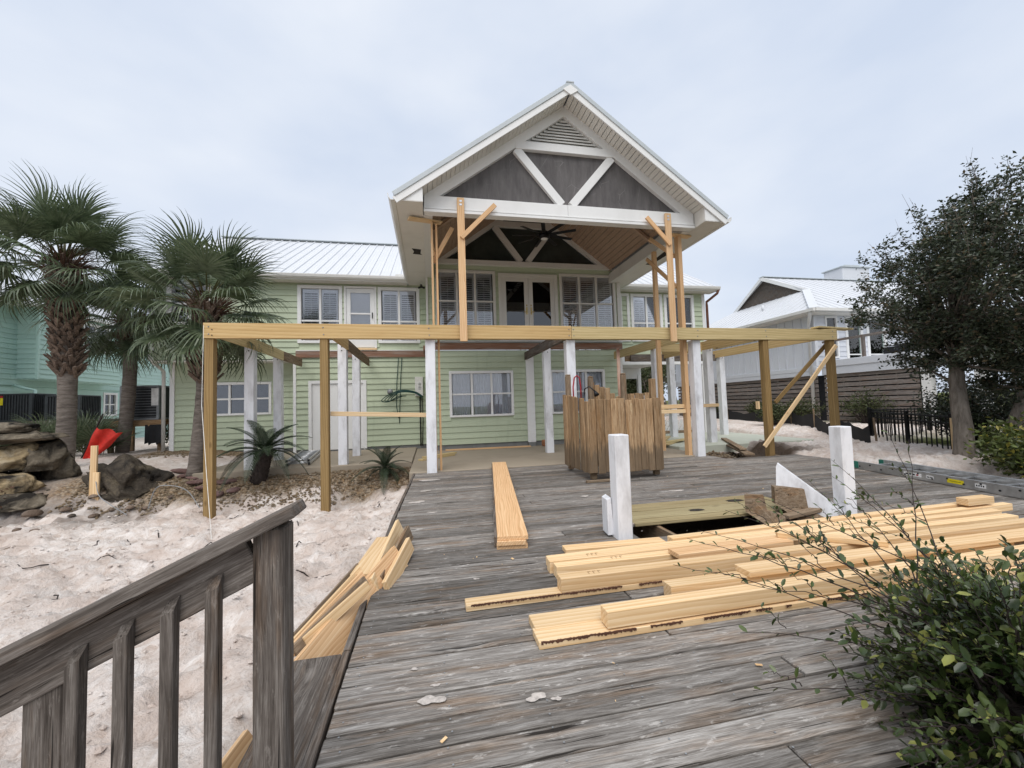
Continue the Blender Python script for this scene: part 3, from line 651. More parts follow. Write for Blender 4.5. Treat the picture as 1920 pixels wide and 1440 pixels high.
add_wall(HOUSE, (-7.42, YL+.1, 0), (0,1,0), (-1,0,0), 0, 9, 2.76, 5.1, [], M['green'], boards=False)
ld = (-3.47, -1.86, .07, 2.13)
w, B = add_wall(HOUSE, (0, YL, 0), XM, ZM, -3.80, -.06, .14, 2.80, [op(*ld)], M['green'])
box('foundation', -3.8, -.06, YL+.01, YL+.3, -.05, .14, M['stem'], HOUSE)
box('corner_board', -3.88, -3.80, YL-.04, YL+.6, .0, 2.70, M['white'], HOUSE)
m = MB(); u0,u1,z0,z1 = ld; m.box(u0,u0+.09,-.05,.05,z0,z1).box(u1-.09,u1,-.05,.05,z0,z1).box(u0+.09,u1-.09,-.05,.05,z1-.09,z1)
d_ = mobj('storage_door', m.V, m.F, M['white'], HOUSE, B); mid=(u0+u1)/2
for a, b in ((u0+.095, mid-.006), (mid+.006, u1-.095)):
    m = MB(); m.box(a,b,-.01,.03,z0+.03,z1-.095); l_ = mobj('door_leaf', m.V, m.F, M['white'], d_, B)
m = MB(); m.tube([(mid+.07,-.07,1.0),(mid+.07,-.01,1.0)], [.03,.02], 10); mobj('door_knob', m.V, m.F, M['brass'], d_, B, smooth=True)
lw = (-6.4, -4.66, 1.19, 2.17)
w, B = add_wall(HOUSE, (0, YR, 0), XM, ZM, -7.2, -3.8, .16, 2.72, [op(*lw)], M['green']); add_window(HOUSE, B, *lw, 3, .5, 'dark', trim=.075)
box('foundation', -7.2, -3.8, YR+.01, YR+.3, -.1, .16, M['stem'], HOUSE)
box('corner_board', -7.32, -7.2, YR-.05, YR+.1, .05, 2.72, M['white'], HOUSE)
m = MB(); m.tube([(-7.55,YL+.2,2.74),(-7.5,YR-.2,2.62),(-7.44,YR-.1,2.5),(-7.43,YR-.1,.2)], .045, 8); m.obj('downspout', M['gutter'], HOUSE, smooth=True)
add_wall(HOUSE, (-7.2, YR+.1, 0), (0,1,0), (-1,0,0), 0, 8, .1, 2.72, [], M['green'], boards=False)
# wing over the carport
rw = [(6.85, 8.05, 3.3, 4.97), (8.12, 9.3, 3.3, 4.97)]
w, B = add_wall(HOUSE, (0, YL, 0), XM, ZM, 6.1, 9.62, 2.86, 5.06, [op(*q) for q in rw], M['green'])
for q in rw: add_window(HOUSE, B, *q, 2, .38, 'shutter', trim=.10, fillfrac=.55)
add_window(HOUSE, B @ Matrix.Translation((0,-.004,0)), 6.42, 6.80, 3.3, 4.97, 1, .38, 'dark', trim=.10, depth=.03)
box('corner_board', 9.62, 9.74, YL-.04, YL+.1, 2.84, 5.06, M['white'], HOUSE)
add_wall(HOUSE, (9.66, YL+.1, 0), (0,1,0), (1,0,0), 0, 8.4, 2.86, 5.1, [], M['green'], boards=False)
box('carport_ceiling', 6.0, 9.7, YL, 21.0, 2.78, 2.84, M['offwhite'], HOUSE)
box('carport_header', 6.0, 9.7, YL-.02, YL+.14, 2.5, 2.775, M['white'], HOUSE); box('carport_header', 6.0, 9.7, 17.4, 17.55, 2.3, 2.775, M['white'], HOUSE)
for x, y_ in ((6.15, 17.45), (7.0, 17.45), (8.3, 17.45), (9.6, 17.45), (9.6, 12.88), (6.1,14.5)): box('carport_post', x-.08, x+.08, y_-.08, y_+.08, .07, 2.5, M['white'], HOUSE)
add_wall(HOUSE, (5.95, YM+.12, 0), (0,1,0), (1,0,0), 0, 6, .05, 2.8, [], M['green'], boards=False)
m = MB(); m.tube([(10.0,12.35,5.06),(9.98,12.4,4.95),(9.78,12.72,4.72),(9.80,12.74,4.6),(9.80,12.74,2.2)], .045, 8); m.obj('downspout', M['rust'], HOUSE, smooth=True)
# wing roofs: eave Y 12.4 z 5.18, ridge Y 17.4 z 8.1
def roof_panels(part, x0, x1, P, pitch=.30):
    """metal panels from eave line to ridge line; P(x, t) with t 0 eave .. 1 ridge; each panel carries one rib"""
    x = x0
    while x < x1-.02:
        b = min(x+pitch, x1); w_ = b-x; V = []
        e = [Vector(P(0,0)), Vector(P(0,1))]; d = (e[1]-e[0]); l = d.length; d.normalize(); nrm = Vector((1,0,0)).cross(d)
        Mx = Matrix(((1,d.x,nrm.x,x),(0,d.y,nrm.y,e[0].y),(0,d.z,nrm.z,e[0].z),(0,0,0,1)))
        r = .036; prof = [(0,0),(.012,r),(.042,r),(.054,0),(w_*.4,0),(w_*.42,.006),(w_*.46,.006),(w_*.48,0),(w_*.7,0),(w_*.72,.006),(w_*.76,.006),(w_*.78,0),(w_,0)]
        for t in (0, l): V += [(p[0], t, p[1]) for p in prof]
        n = len(prof); Fc = [(i, i+1, n+i+1, n+i) for i in range(n-1)]
        mobj('roof_panel', V, Fc, M['roof'], part, Mx); x = b
m = MB(); m.add([(-7.75,12.4,5.14),(10.0,12.4,5.14),(10.0,17.4,8.06),(-7.75,17.4,8.06),(10.0,22.4,5.14),(-7.75,22.4,5.14)], [(0,1,2,3),(3,2,4,5)])
ROOF = m.obj('roof', M['roof'], HOUSE)
roof_panels(ROOF, -7.75, -.3, lambda x, t: (x, 12.4+5*t, 5.17+2.92*t)); roof_panels(ROOF, 6.0, 10.0, lambda x, t: (x, 12.4+5*t, 5.17+2.92*t))
bar('ridge_cap', (-7.8, 17.4, 8.115), (10.02, 17.4, 8.115), .30, .03, M['roofedge'], ROOF)
for x in (-7.77, 10.02): bar('rake_board', (x, 12.42, 5.09), (x, 17.4, 8.01), .035, .18, M['white'], ROOF, up=(0,-.5,.86))
m = MB(); m.tube([(-6.9,16.6,7.6),(-6.9,16.6,7.85)], [.06,.04], 8); m.obj('vent_pipe', M['roof'], ROOF, smooth=True)
for s, (x0, x1) in enumerate(((-7.75, -.58), (6.3, 10.05))):
    box('soffit', x0+.05, x1-.05, 12.42, YL+.02, 5.03, 5.06, M['soffit'], HOUSE); box('fascia', x0+.02, x1-.02, 12.395, 12.42, 5.02, 5.16, M['white'], HOUSE)
    m = MB(); V = []; prof = [(0,0),(-.055,0),(-.095,.04),(-.11,.10),(-.11,.12),(-.098,.12),(-.098,.10),(-.085,.05),(-.05,.012),(0,.012),(0,.12)]
    for x in (x0, x1): V += [(x, 12.395+p[0], 5.05+p[1]) for p in prof]
    n = len(prof); m.add(V, [(i, n+i, n+i+1, i+1) for i in range(n-1)] + [tuple(range(n)), tuple(range(2*n-1, n-1, -1))]); m.obj('gutter', M['gutter'], HOUSE)
m = MB(); m.box(-.95,-.62,12.42,12.5,5.18,5.27).obj('gutter_guard', M['gutter'], HOUSE)
# ------------------------------------------------------------------ gabled porch roof
XR, ZR, SL = 2.89, 7.70, .732            # ridge x, ridge top, slope
YF, YG, YB = 7.45, 7.92, 16.6            # roof edge, gable truss plane, back
def rz(x, d=0): return ZR - SL*abs(x-XR) - d
PORCH = MB(); HW = 3.47
for s in (-1, 1):
    a, b = XR, XR+s*HW
    V = [(a,YF,ZR),(b,YF,rz(b)),(b,YB,rz(b)),(a,YB,ZR)]; V += [(x,y_,z-.05) for x,y_,z in V]
    PORCH.add(V, [(0,1,2,3) if s<0 else (3,2,1,0),(7,6,5,4) if s<0 else (4,5,6,7),(0,4,5,1),(1,5,6,2),(2,6,7,3)])
PR = PORCH.obj('porch_roof', M['roof'], HOUSE)
for s in (-1, 1):
    b = XR+s*HW
    bar('drip_edge', (XR, YF-.012, ZR-.02), (b, YF-.012, rz(b)-.02), .02, .085, M['roofedge'], PR, up=(s*SL,0,1))
    bar('rake_board', (XR, YF+.012, ZR-.135), (b-s*.02, YF+.012, rz(b)-.125), .03, .13, M['white'], PR, up=(s*SL,0,1))
    # boarded underside of the rake overhang
    m = MB(); n = 34
    for i in range(n):
        x0 = XR+s*(.02+i*(HW-.45)/n); x1 = XR+s*(.02+(i+1)*(HW-.45)/n - .008)
        m.bar((x0, (YF+YG)/2+.01, rz(x0,.17)), (x1, (YF+YG)/2+.01, rz(x1,.17)), YG-YF-.02, .014, up=(s*SL,0,1), c=.003)
    tag(m.obj('rake_soffit', M['soffit'], PR), kind='stuff')
    # eave box: level soffit, return, fascia, gutter
    xi, xo = (XR+s*2.95), (XR+s*(HW-.03)); ze = 5.045
    box('eave_soffit', min(xi,xo), max(xi,xo), YF+.03, 12.9, ze, ze+.02, M['soffit'], PR)
    V = [(xi,YF+.03,ze),(xo,YF+.03,ze),(xo,YF+.03,rz(xo,.06)),(xi,YF+.03,rz(xi,.06))]; V += [(x,YF+.06,z) for x,_,z in V]
    m = MB(); m.add(V, [(0,1,2,3),(7,6,5,4),(0,4,5,1),(1,5,6,2),(2,6,7,3),(3,7,4,0)]); m.obj('eave_return', M['white'], PR)
    box('eave_cheek', min(xi,xi+s*.02), max(xi,xi+s*.02), YF+.065, YG+.02, ze+.001, rz(xi,.16), M['soffit'], PR)
    box('fascia', min(xo,xo+s*.025), max(xo,xo+s*.025), YF+.03, 12.9, ze-.01, rz(xo)-.05, M['soffit'], PR)
    prof = [(0,0),(.055,0),(.095,.04),(.11,.10),(.11,.12),(.098,.12),(.098,.10),(.085,.05),(.05,.012),(0,.012),(0,.12)]; V = []
    for y_ in (YF+.01, 12.6 if s<0 else 12.5): V += [(xo+s*(.027+p[0]), y_, 5.04+p[1]) for p in prof]
    k = len(prof); m = MB(); m.add(V, [(i, k+i, k+i+1, i+1) for i in range(k-1)] + [tuple(range(k)), tuple(range(2*k-1, k-1, -1))]); m.obj('gutter', M['gutter'], PR)
    # rotted openings in the soffit: flat near-black patches painted for the shade within
    for (ya, yb) in (((9.75, 10.15),) if s<0 else ((9.2, 10.2),)):
        xm = XR+s*3.15
        V = [(xm-.1,ya,ze-.002),(xm+.12,ya+.05,ze-.002),(xm+.10,yb-.1,ze-.002),(xm+.14,yb,ze-.002),(xm-.09,yb-.04,ze-.002),(xm-.05,(ya+yb)/2,ze-.002)]
        mobj('soffit_hole', V, [(0,1,2,3,4,5)], M['dark_tone'], PR)
    # side beam and sloping board ceiling
    xb = XR+s*2.86; box('side_beam', xb-.09, xb+.09, YG+.1, YM+.02, 5.03, 5.33, M['offwhite'], PR)
    m = MB(); n = 24
    for i in range(n):
        x0 = XR+s*(.03+i*2.75/n); x1 = XR+s*(.03+(i+1)*2.75/n-.007)
        m.bar((x0, 9.95, rz(x0,.26)), (x1, 9.95, rz(x1,.26)), 3.9, .014, up=(s*SL,0,1), c=.003)
    tag(m.obj('board_ceiling', M['ceil'], PR), kind='stuff')
    bar('ceiling_rib', (XR+s*.1, 9.3, rz(XR+s*.1,.36)), (XR+s*2.78, 9.3, rz(XR+s*2.78,.36)), .09, .07, M['ceil'], PR, up=(s*SL,0,1))
D0, D1 = .155, .40
m = MB(); V = [(XR-.16,YF-.03,ZR-.16),(XR,YF-.03,ZR-.265),(XR+.16,YF-.03,ZR-.16),(XR,YF-.03,ZR-.055)]; V += [(a,YF-.004,c) for a,_,c in V]; m.add(V, [(0,1,2,3),(7,6,5,4),(0,4,5,1),(1,5,6,2),(2,6,7,3),(3,7,4,0)]); m.obj('apex_plate', M['white'], PR)
bar('ridge_cap', (XR,YF-.03,ZR+.005), (XR,YB,ZR+.005), .16, .03, M['roofedge'], PR)
def truss(y0, zb, zt, wm, mid, name, mat, vent):
    """tie beam, rafters, mid tie, V braces; flat timber frame in plane y0"""
    T = MB()
    T.box(XR-2.93, XR-.003, y0-.08, y0+.08, zb, zt).box(XR+.003, XR+2.93, y0-.08, y0+.08, zb, zt)
    t = mobj(name, local(T.V,(XR,y0,zb)), T.F, mat, HOUSE, Matrix.Translation((XR,y0,zb)))
    th = .30
    for s in (-1, 1):
        # rafter: strip below the soffit line
        zs = lambda x, d: rz(x, d)
        x1 = XR+s*2.93; d0, d1 = D0, D1
        xe = XR + s*(ZR-d1-zt)/SL
        V = [(XR,0,zs(XR,d0)),(x1,0,zs(x1,d0)),(x1,0,zt+.001),(xe,0,zt+.001),(XR,0,zs(XR,d1))]
        if zs(x1,d0) < zt+.002: xq = XR+s*(ZR-d0-zt-.002)/SL; V[1]=(xq,0,zt+.002); V[2]=(xq-s*.002,0,zt+.001)
        V = [(a, y0-.06, c) for a,_,c in V] + [(a, y0+.06, c) for a,_,c in V]
        Fc = [(0,1,2,3,4),(9,8,7,6,5)] + [(i, 5+i, 5+(i+1)%5, (i+1)%5) for i in range(5)]
        mobj('rafter', V, Fc, mat, t)
        xq = XR + s*(ZR-d1-mid)/SL
        bar('brace', (xq-s*.04, y0-.0, mid-.0), (XR+s*.11, y0-.0, zt+.02), .10, .17, mat, t, up=(0,0,1))
    xq = (ZR-D1-mid)/SL
    box('collar_tie', XR-xq+.02, XR+xq-.02, y0-.065, y0+.055, mid-.0, mid+.17, mat, t)
    if vent:
        n = 9; zv0, zv1 = mid+.19, rz(XR, D1)-.03
        for i in range(n):
            z = zv0 + (zv1-zv0)*i/n; hw = (rz(XR,D1)-z-.03)/SL
            bar('louvre_slat', (XR-hw, y0-.0, z+.02), (XR+hw, y0-.0, z+.02), .012, .085, M['offwhite'], t, up=(0,.55,.83), c=.002)
        V = [(XR-.9,y0+.05,mid+.17),(XR+.9,y0+.05,mid+.17),(XR,y0+.05,zv1+.06)]; mobj('louvre_back', V, [(0,1,2)], M['room'], t)
    return t
T1 = truss(YG, 5.035, 5.37, .3, 6.50, 'gable_truss', M['white'], True)
box('tie_moulding', XR-2.94, XR+2.94, YG-.10, YG-.082, 5.10, 5.125, M['white'], T1); box('tie_moulding', XR-2.94, XR+2.94, YG-.11, YG-.082, 5.03, 5.085, M['white'], T1)
d1 = D1
def tri_screen(name, parent, y0, zt, mid, mat):
    xq = (ZR-d1-mid)/SL; xe = (ZR-d1-zt)/SL
    for k, P in enumerate((((XR-xe,zt),(XR-.1,zt),(XR-xq,mid)), ((XR-xq,mid),(XR,zt),(XR+xq,mid)), ((XR+.1,zt),(XR+xe,zt),(XR+xq,mid)))):
        V = [(a, y0+.03, c) for a, c in P] + [(a, y0+.04, c) for a, c in P]
        mobj(name, V, [(0,1,2),(5,4,3),(0,3,4,1),(1,4,5,2),(2,5,3,0)], mat, parent)
tri_screen('screen_panel', T1, YG, 5.37, 6.50, M['screen'])
T2 = truss(YM-.08, 5.42, 5.56, .3, 6.62, 'inner_truss', M['offwhite'], False)
tri_screen('gable_pane', T2, YM-.06, 5.56, 6.62, M['dimglass'])
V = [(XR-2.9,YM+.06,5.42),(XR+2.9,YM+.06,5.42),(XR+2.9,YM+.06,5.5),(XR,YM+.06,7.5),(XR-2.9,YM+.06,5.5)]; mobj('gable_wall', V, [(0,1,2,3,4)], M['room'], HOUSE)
box('head_band', .0, 5.9, YM-.045, YM-.022, 5.30, 5.42, M['green'], HOUSE)

# ------------------------------------------------------------------ ceiling fan
FAN = thing('ceiling_fan', (2.9, 9.65, 5.5), 'black nine-blade ceiling fan hanging under the porch gable', 'ceiling fan')
m = MB(); m.tube([(2.9,9.65,5.56),(2.9,9.65,7.3)], .022, 10); m.obj('rod', M['black'], FAN, smooth=True)
m = MB(); m.tube([(2.9,9.65,5.40),(2.9,9.65,5.42),(2.9,9.65,5.5),(2.9,9.65,5.58),(2.9,9.65,5.62)], [.08,.13,.14,.09,.03], 18); m.obj('motor', M['black'], FAN, smooth=True)
m = MB(); m.tube([(2.9,9.65,5.375),(2.9,9.65,5.39),(2.9,9.65,5.402)], [.05,.085,.09], 16); m.obj('lamp', M['paper'], FAN, smooth=True)
for k in range(9):
    a = k*2*math.pi/9+.2; d = Vector((math.cos(a), math.sin(a), 0)); c = Vector((2.9,9.65,5.5)); sd_ = Vector((-d.y,d.x,0))
    bar('blade', c+d*.12, c+d*.80, .10, .012, M['black'], FAN, up=sd_*.22+Vector((0,0,1)))
# small fixtures on the house
E_ = thing('breaker_box', (-.33, YL-.1, 1.6), 'white electrical box on the green wall by the corner', 'electrical box')
box('cabinet', -.44, -.20, YL-.14, YL-.025, 1.60, 2.19, M['offwhite'], E_, c=.01); box('sticker', -.36, -.24, YL-.1425, YL-.1405, 1.78, 2.04, M['paper'], E_, c=.0003)
for i in range(5): box('print_line', -.34, -.26, YL-.1445, YL-.143, 1.99-.045*i, 2.005-.045*i, M['blackm'], E_, c=.0002)
m = MB(); m.tube([(-.3,YL-.08,1.6),(-.3,YL-.08,.1)], .02, 8).tube([(-.24,YL-.08,1.6),(-.22,YL-.1,.9),(-.25,YL-.09,.1)], .014, 6); m.obj('conduit', M['blackm'], E_, smooth=True)
m = MB(); m.tube([(-1.18,YL-.03,1.76),(-1.18,YL-.08,1.77),(-1.18,YL-.11,1.79)], [.085,.08,.03], 14); tag(m.obj('wall_lamp', M['acl'], None, smooth=True), 'small round grey bulkhead lamp on the green wall', 'lamp')
H_ = MB()
pts = [(-.92,YL-.06,2.78),(-.98,YL-.06,2.0),(-1.0,YL-.06,1.3),(-.93,YL-.07,.95)]; H_.tube(pts, .011, 6)
pts = [(-.82,YL-.06,2.78),(-.86,YL-.06,2.2),(-.9,YL-.06,1.3),(-.92,YL-.07,.8)]; H_.tube(pts, .011, 6)
for k in range(4):
    pts = [(-.22, YL-.16-.02*k, 1.60-.02*k), (-.45, YL-.2, 1.74-.015*k), (-.85, YL-.24-.02*k, 1.79-.02*k), (-1.2+.04*k, YL-.2, 1.66-.02*k), (-1.42+.09*k, YL-.16, 1.50), (-1.25+.05*k, YL-.14, 1.45+.02*k), (-.95, YL-.12, 1.56+.02*k), (-.8+.05*k, YL-.1, 1.62)][:8-2*(k%2)]
    H_.tube(spl(pts), .012, 6)
tag(H_.obj('cable', M['hose'], None, smooth=True), 'dark green cable looped loosely against the green wall', 'cable')
m = MB(); m.tube([(-.2,12.48,4.98),(-.2,12.42,4.9),(-.28,12.38,4.86)], .03, 8).tube([(-.2,12.42,4.9),(-.1,12.38,4.86)], .03, 8); tag(m.obj('flood_light', M['blackm'], None, smooth=True), 'black twin flood lamp under the eave by the porch corner', 'lamp')

# ================================================================== porch frame under construction
FR = thing('porch_frame', (2.9, 8, 0), 'unfinished timber porch frame with long front beam on tall posts', 'porch frame')
ZB0, ZB1 = 2.57, 2.84
bar('beam', (-3.84, 7.95, (ZB0+ZB1)/2), (2.885, 7.95, (ZB0+ZB1)/2), .09, ZB1-ZB0, M['beam'], FR, label='long yellow treated beam with dark knots')
bar('beam', (2.893, 7.95, (ZB0+ZB1)/2-.004), (9.56, 7.95, (ZB0+ZB1)/2-.012), .09, ZB1-ZB0-.012, M['beamg'], FR, label='pale greenish treated beam butted to the yellow one')
bar('beam', (-3.84, 8.042, (ZB0+ZB1)/2), (9.54, 8.042, (ZB0+ZB1)/2-.008), .088, ZB1-ZB0-.02, M['beam'], FR)
def vpost(x, y, z0, z1, w, mat, name='post', lab=None, up=(0,1,0), c=.006, lean=(0,0), d=None):
    return bar(name, (x, y, z0), (x+lean[0], y+lean[1], z1), w, d or w, mat, FR, up=up, c=c, label=lab)
for x, lab in ((-3.76,'brown treated corner post'), (-1.89,'brown treated post standing in sand'), (7.58,'brown treated post beside the diagonal braces'), (9.43,'brown treated end post behind the white stub')):
    vpost(x, 8.0, gz(x, 8.0)-.35 if x < 0 else -.3, ZB0-.002, .142, M['post'], lab=lab)
for x in (.012, 2.89, 5.825): vpost(x, 8.08, -.04, ZB0-.004, .19, M['wpost'], lab='tall white painted square post under the beam', c=.008, lean=(random.uniform(-.01,.01),0))
for x, y, z0 in ((-3.76,9.62,-.08),(-3.76,11.28,.055),(-1.90,9.62,-.02),(-1.90,11.28,.055),(2.97,10.05,.012),(5.88,9.75,.0),(7.45,9.75,-.02),(7.52,11.62,.085),(9.33,11.62,.085)):
    vpost(x, y, z0-.02, ZB0+.14, .185, M['wpost'], lean=(random.uniform(-.02,.02), random.uniform(-.015,.015)), c=.008)
    for zz in (ZB0-.0, ZB0+.085):
        m = MB(); m.tube([(x-.0,y-.094,zz),(x,y-.108,zz)], .014, 6)
        if zz < 3: m.obj('bolt', M['blackm'], FR)
    m = MB(); m.tube([(x-.095,y,ZB0+.02),(x-.106,y,ZB0+.02)], .014, 6).obj('bolt', M['blackm'], FR)
JW, JH = .042, .235; jz = ZB0+JH/2+.015
bar('joist', (-3.64, 8.09, jz), (-3.64, 9.53, jz), JW, JH, M['beamg'], FR); bar('joist', (-3.64, 9.6, jz-.0), (-3.64, 11.2, jz-.03), JW, JH, M['beamg'], FR); bar('joist', (-3.64, 11.25, jz-.03), (-3.64, 12.72, jz-.04), JW, JH, M['old'], FR)
bar('joist', (-1.78, 8.09, jz), (-1.78, 9.53, jz), JW, JH, M['beam'], FR); bar('joist', (-1.78, 9.58, jz), (-1.78, 11.2, jz-.03), JW, JH, M['old'], FR); bar('joist', (-1.78, 11.25, jz-.03), (-1.78, 12.72, jz-.04), JW, JH, M['old'], FR)
bar('joist', (2.84, 8.09, jz), (2.84, 11.83, jz), .075, .22, M['grey'], FR, label='old dark weathered joist')
for x, mt in ((5.70,'beamg'), (7.36,'beam'), (9.22,'beam')): bar('joist', (x, 8.09, jz), (x, 11.8, jz), JW, JH, M[mt], FR)
bar('joist', (7.6, 8.09, jz+.0), (7.6, 9.7, jz), JW, JH, M['beamg'], FR)
for y, z, mt, x0, x1 in ((11.80, 2.62, 'old', 6.05, 9.6), (11.72, 2.60, 'grey', 6.2, 9.5), (9.86, 2.66, 'beamg', 5.98, 7.34)): bar('cross_beam', (x0, y, z), (x1, y, z), .05, .22, M[mt], FR)
bar('tie_board', (-1.82, 8.095, 1.19), (.0, 8.19, 1.10), .035, .085, M['pine'], FR); bar('tie_board', (4.2, 8.2, 1.0), (5.78, 8.2, .995), .035, .085, M['pine'], FR); bar('tie_board', (4.8, 9.62, 1.05), (7.6, 9.62, 1.08), .035, .085, M['pine'], FR)
bar('tie_board', (4.25, 8.25, 1.1), (5.75, 8.24, 1.11), .035, .085, M['pine'], FR)
bar('diagonal_brace', (9.42, 7.83, 2.42), (7.28, 7.83, .15), .036, .09, M['pine'], FR, up=(0,0,1), label='pale pine diagonal brace in front'); bar('diagonal_brace', (9.5, 8.15, 2.48), (7.95, 8.15, 1.12), .036, .09, M['post'], FR, label='darker diagonal brace behind')
bar('cleat', (7.42, 8.1, 1.16), (7.42, 8.1, .98), .036, .09, M['pine'], FR, up=(0,1,0))
for x, y, z in ((-3.7,7.9,2.72),(-3.7,7.9,2.62)): 
    m = MB(); m.tube([(x,y+.01,z),(x,y-.004,z)], .01, 6).obj('bolt', M['blackm'], FR)
for x in (-3.76,-1.89,.01,2.84,2.94,5.82,7.58,9.43):
    for z in (2.64, 2.77):
        m = MB(); m.tube([(x+random.uniform(-.02,.02),7.91,z),(x,7.898,z)], [.013,.011], 6).obj('bolt', M['acl'], FR)
# temporary shores that hold up the gable
def shore(x, y, z0, z1, label, w=.14, d=.04, mat='pinered', braces=(), cap=None, lean=0):
    t = thing('support_post', (x, y, z0), label, 'support post', 'temporary pine posts under the porch gable')
    bar('stud', (x+lean, y, z0), (x, y, z1), w, d, M[mat], t, up=(0,1,0))
    for a, b in braces: bar('brace', a, b, .038, .09, M['pinered'], t)
    if cap: bar('cap_board', *cap, .14, .035, M['pine'], t)
    return t
s_ = shore(.66, 7.79, 2.50, 5.33, 'pine post nailed upright to the yellow beam with one arm raised', braces=(((.66,7.75,4.52),(1.34,7.75,5.22)),))
for z in (5.26, 5.19): bar('washer', (.66,7.767,z-.02), (.66,7.767,z+.02), .05, .006, M['alu'], s_, up=(0,1,0))
s_ = shore(5.15, 7.79, 2.50, 5.31, 'pine post nailed upright to the greenish beam with one arm raised', braces=(((5.16,7.75,4.60),(4.62,7.75,5.18)),))
for z in (5.24, 5.17): bar('washer', (5.15,7.767,z-.02), (5.15,7.767,z+.02), .05, .006, M['alu'], s_, up=(0,1,0))
shore(.10, 8.20, .0, 4.99, 'pine corner post with a short board across its top by the gutter', w=.04, d=.15, braces=(((.12,8.3,4.2),(.52,8.3,4.95)),((.15,8.5,4.45),(.10,9.0,4.95))), cap=((-.35,8.05,4.98),(.30,8.28,5.03)))
shore(.19, 8.22, .0, 4.96, 'thin pine stud doubled beside the white post and gutter corner', w=.04, d=.12)
shore(5.66, 8.22, .0, 5.0, 'tall pine post beside the white post with braces behind', w=.09, d=.15, braces=(((5.7,8.4,4.6),(5.05,8.4,5.0)),((5.63,8.3,3.85),(5.55,9.4,4.9))), cap=((5.45,8.15,5.01),(5.98,8.25,5.02)))
shore(5.64, 9.20, .0, 5.02, 'slim pine post under the side beam behind the shower stall', w=.10, d=.09, braces=())
# loose timber on the frame
tag(bar('lumber_board', (9.0, 7.96, 2.87), (10.35, 8.25, 2.885), .20, .038, M['beamg']), 'loose plank lying on the far end of the greenish beam', 'board')

# ================================================================== stubs and stair remains round the hole
for x, y, h, lab in ((1.715, 3.545, .945, 'short white post stub before the shower stall'), (4.30, 3.60, .915, 'short white post stub beside the white slanted board')):
    tag(bar('post_stub', (x, y, -.25), (x, y, h), .142, .142, M['wpost'], up=(0,1,0), c=.007), lab, 'post')
def prism(name, pts, d, mat, parent=None, label=None):
    """polygon in x,z given thickness d along a direction"""
    pts = [Vector(p) for p in pts]; c = sum(pts, Vector())/len(pts); d = Vector(d); n = len(pts)
    V = [p-c-d/2 for p in pts] + [p-c+d/2 for p in pts]
    return mobj(name, V, [tuple(range(n)), tuple(range(2*n-1,n-1,-1))] + [(i, n+i, n+(i+1)%n, (i+1)%n) for i in range(n)], mat, parent, Matrix.Translation(c), label=label)
t = prism('stair_stringer', [(3.84,3.98,.46),(3.86,3.98,.50),(4.24,3.56,.02),(4.22,3.56,-.12),(3.82,3.98,.12)], (.05,.04,0), M['wpost']); tag(t, 'white painted slanted stair board leaning by the hole', 'stair board')
t = prism('stair_stringer', [(3.72,3.92,.26),(3.98,3.80,.24),(4.0,3.78,.02),(4.1,3.6,-.06),(3.95,3.58,-.2),(3.70,3.9,.08)], (.05,.1,0), M['old']); tag(t, 'rotten notched brown stringer beside the white slanted board', 'stair board')
t = prism('stair_stringer', [(3.33,3.88,.21),(3.52,3.86,.19),(3.54,3.84,.03),(3.62,3.66,.01),(3.55,3.62,-.18),(3.32,3.86,.03)], (.05,.02,0), M['old']); tag(t, 'lone brown stringer stub rising from the hole', 'stair board')
tag(bar('lumber_board', (3.6, 3.66, .0), (4.12, 3.72, .03), .09, .04, M['old']), 'old grey tread board lying across the end of the hole', 'board')
t = prism('railing_scrap', [(1.60,3.66,.02),(1.60,3.66,.34),(1.64,3.66,.36),(1.66,3.66,.02)], (.02,.16,0), M['wpost']); tag(t, 'white scrap board standing behind the white stub', 'board')

# ================================================================== outdoor shower
SH = thing('outdoor_shower', (3.1, 6.7, 0), 'tan wooden outdoor shower stall with jagged vertical planks', 'shower stall')
def plank_row(p0, p1, n, z0, tops, wj=.0, th=.022, off=0):
    p0 = Vector(p0); p1 = Vector(p1); d = (p1-p0)/n; nrm = Vector((d.y,-d.x,0)).normalized()
    for i in range(n):
        a = p0 + d*(i+.5) + nrm*(random.uniform(-.006,.008)+ (0.013 if i % 2 else 0)+off)
        top = tops(i/(n-1)) if callable(tops) else tops
        b = bar('plank', (a.x,a.y,z0+random.uniform(-.025,.02)), (a.x+random.uniform(-.006,.006),a.y,top+random.uniform(-.035,.02)), d.length*random.uniform(.92,1.03), th, M['shower'], SH, up=tuple(nrm), c=.005)
plank_row((2.47,6.12,0), (3.72,6.12,0), 10, .12, 1.29); plank_row((2.47,7.36,0), (2.47,6.13,0), 9, .12, lambda t: 1.42-.12*t)
plank_row((3.74,6.13,0), (3.74,7.3,0), 9, .12, 1.28)
plank_row((3.02,7.40,0), (3.66,7.40,0), 6, .12, lambda t: 1.64-.30*t**1.6); plank_row((3.66,7.38,0), (4.25,7.38,0), 6, .12, 1.40)
for x, y, h in ((2.56,7.3,1.76),(3.02,7.33,1.72),(3.70,7.33,1.77),(3.68,6.25,1.62),(2.56,6.23,1.22)):
    p = bar('post', (x,y,.02), (x,y,h), .09, .09, M['old'] if h > 1.7 else M['shower'], SH, up=(0,1,0), c=.008)
    if h > 1.7: bar('post_cap', (x,y,h-.10), (x,y,h-.085), .075, .075, M['blackm'], SH, up=(0,1,0)); bar('post_cap', (x,y,h+.001), (x,y,h+.03), .085, .085, M['old'], SH, up=(0,1,0), c=.02)
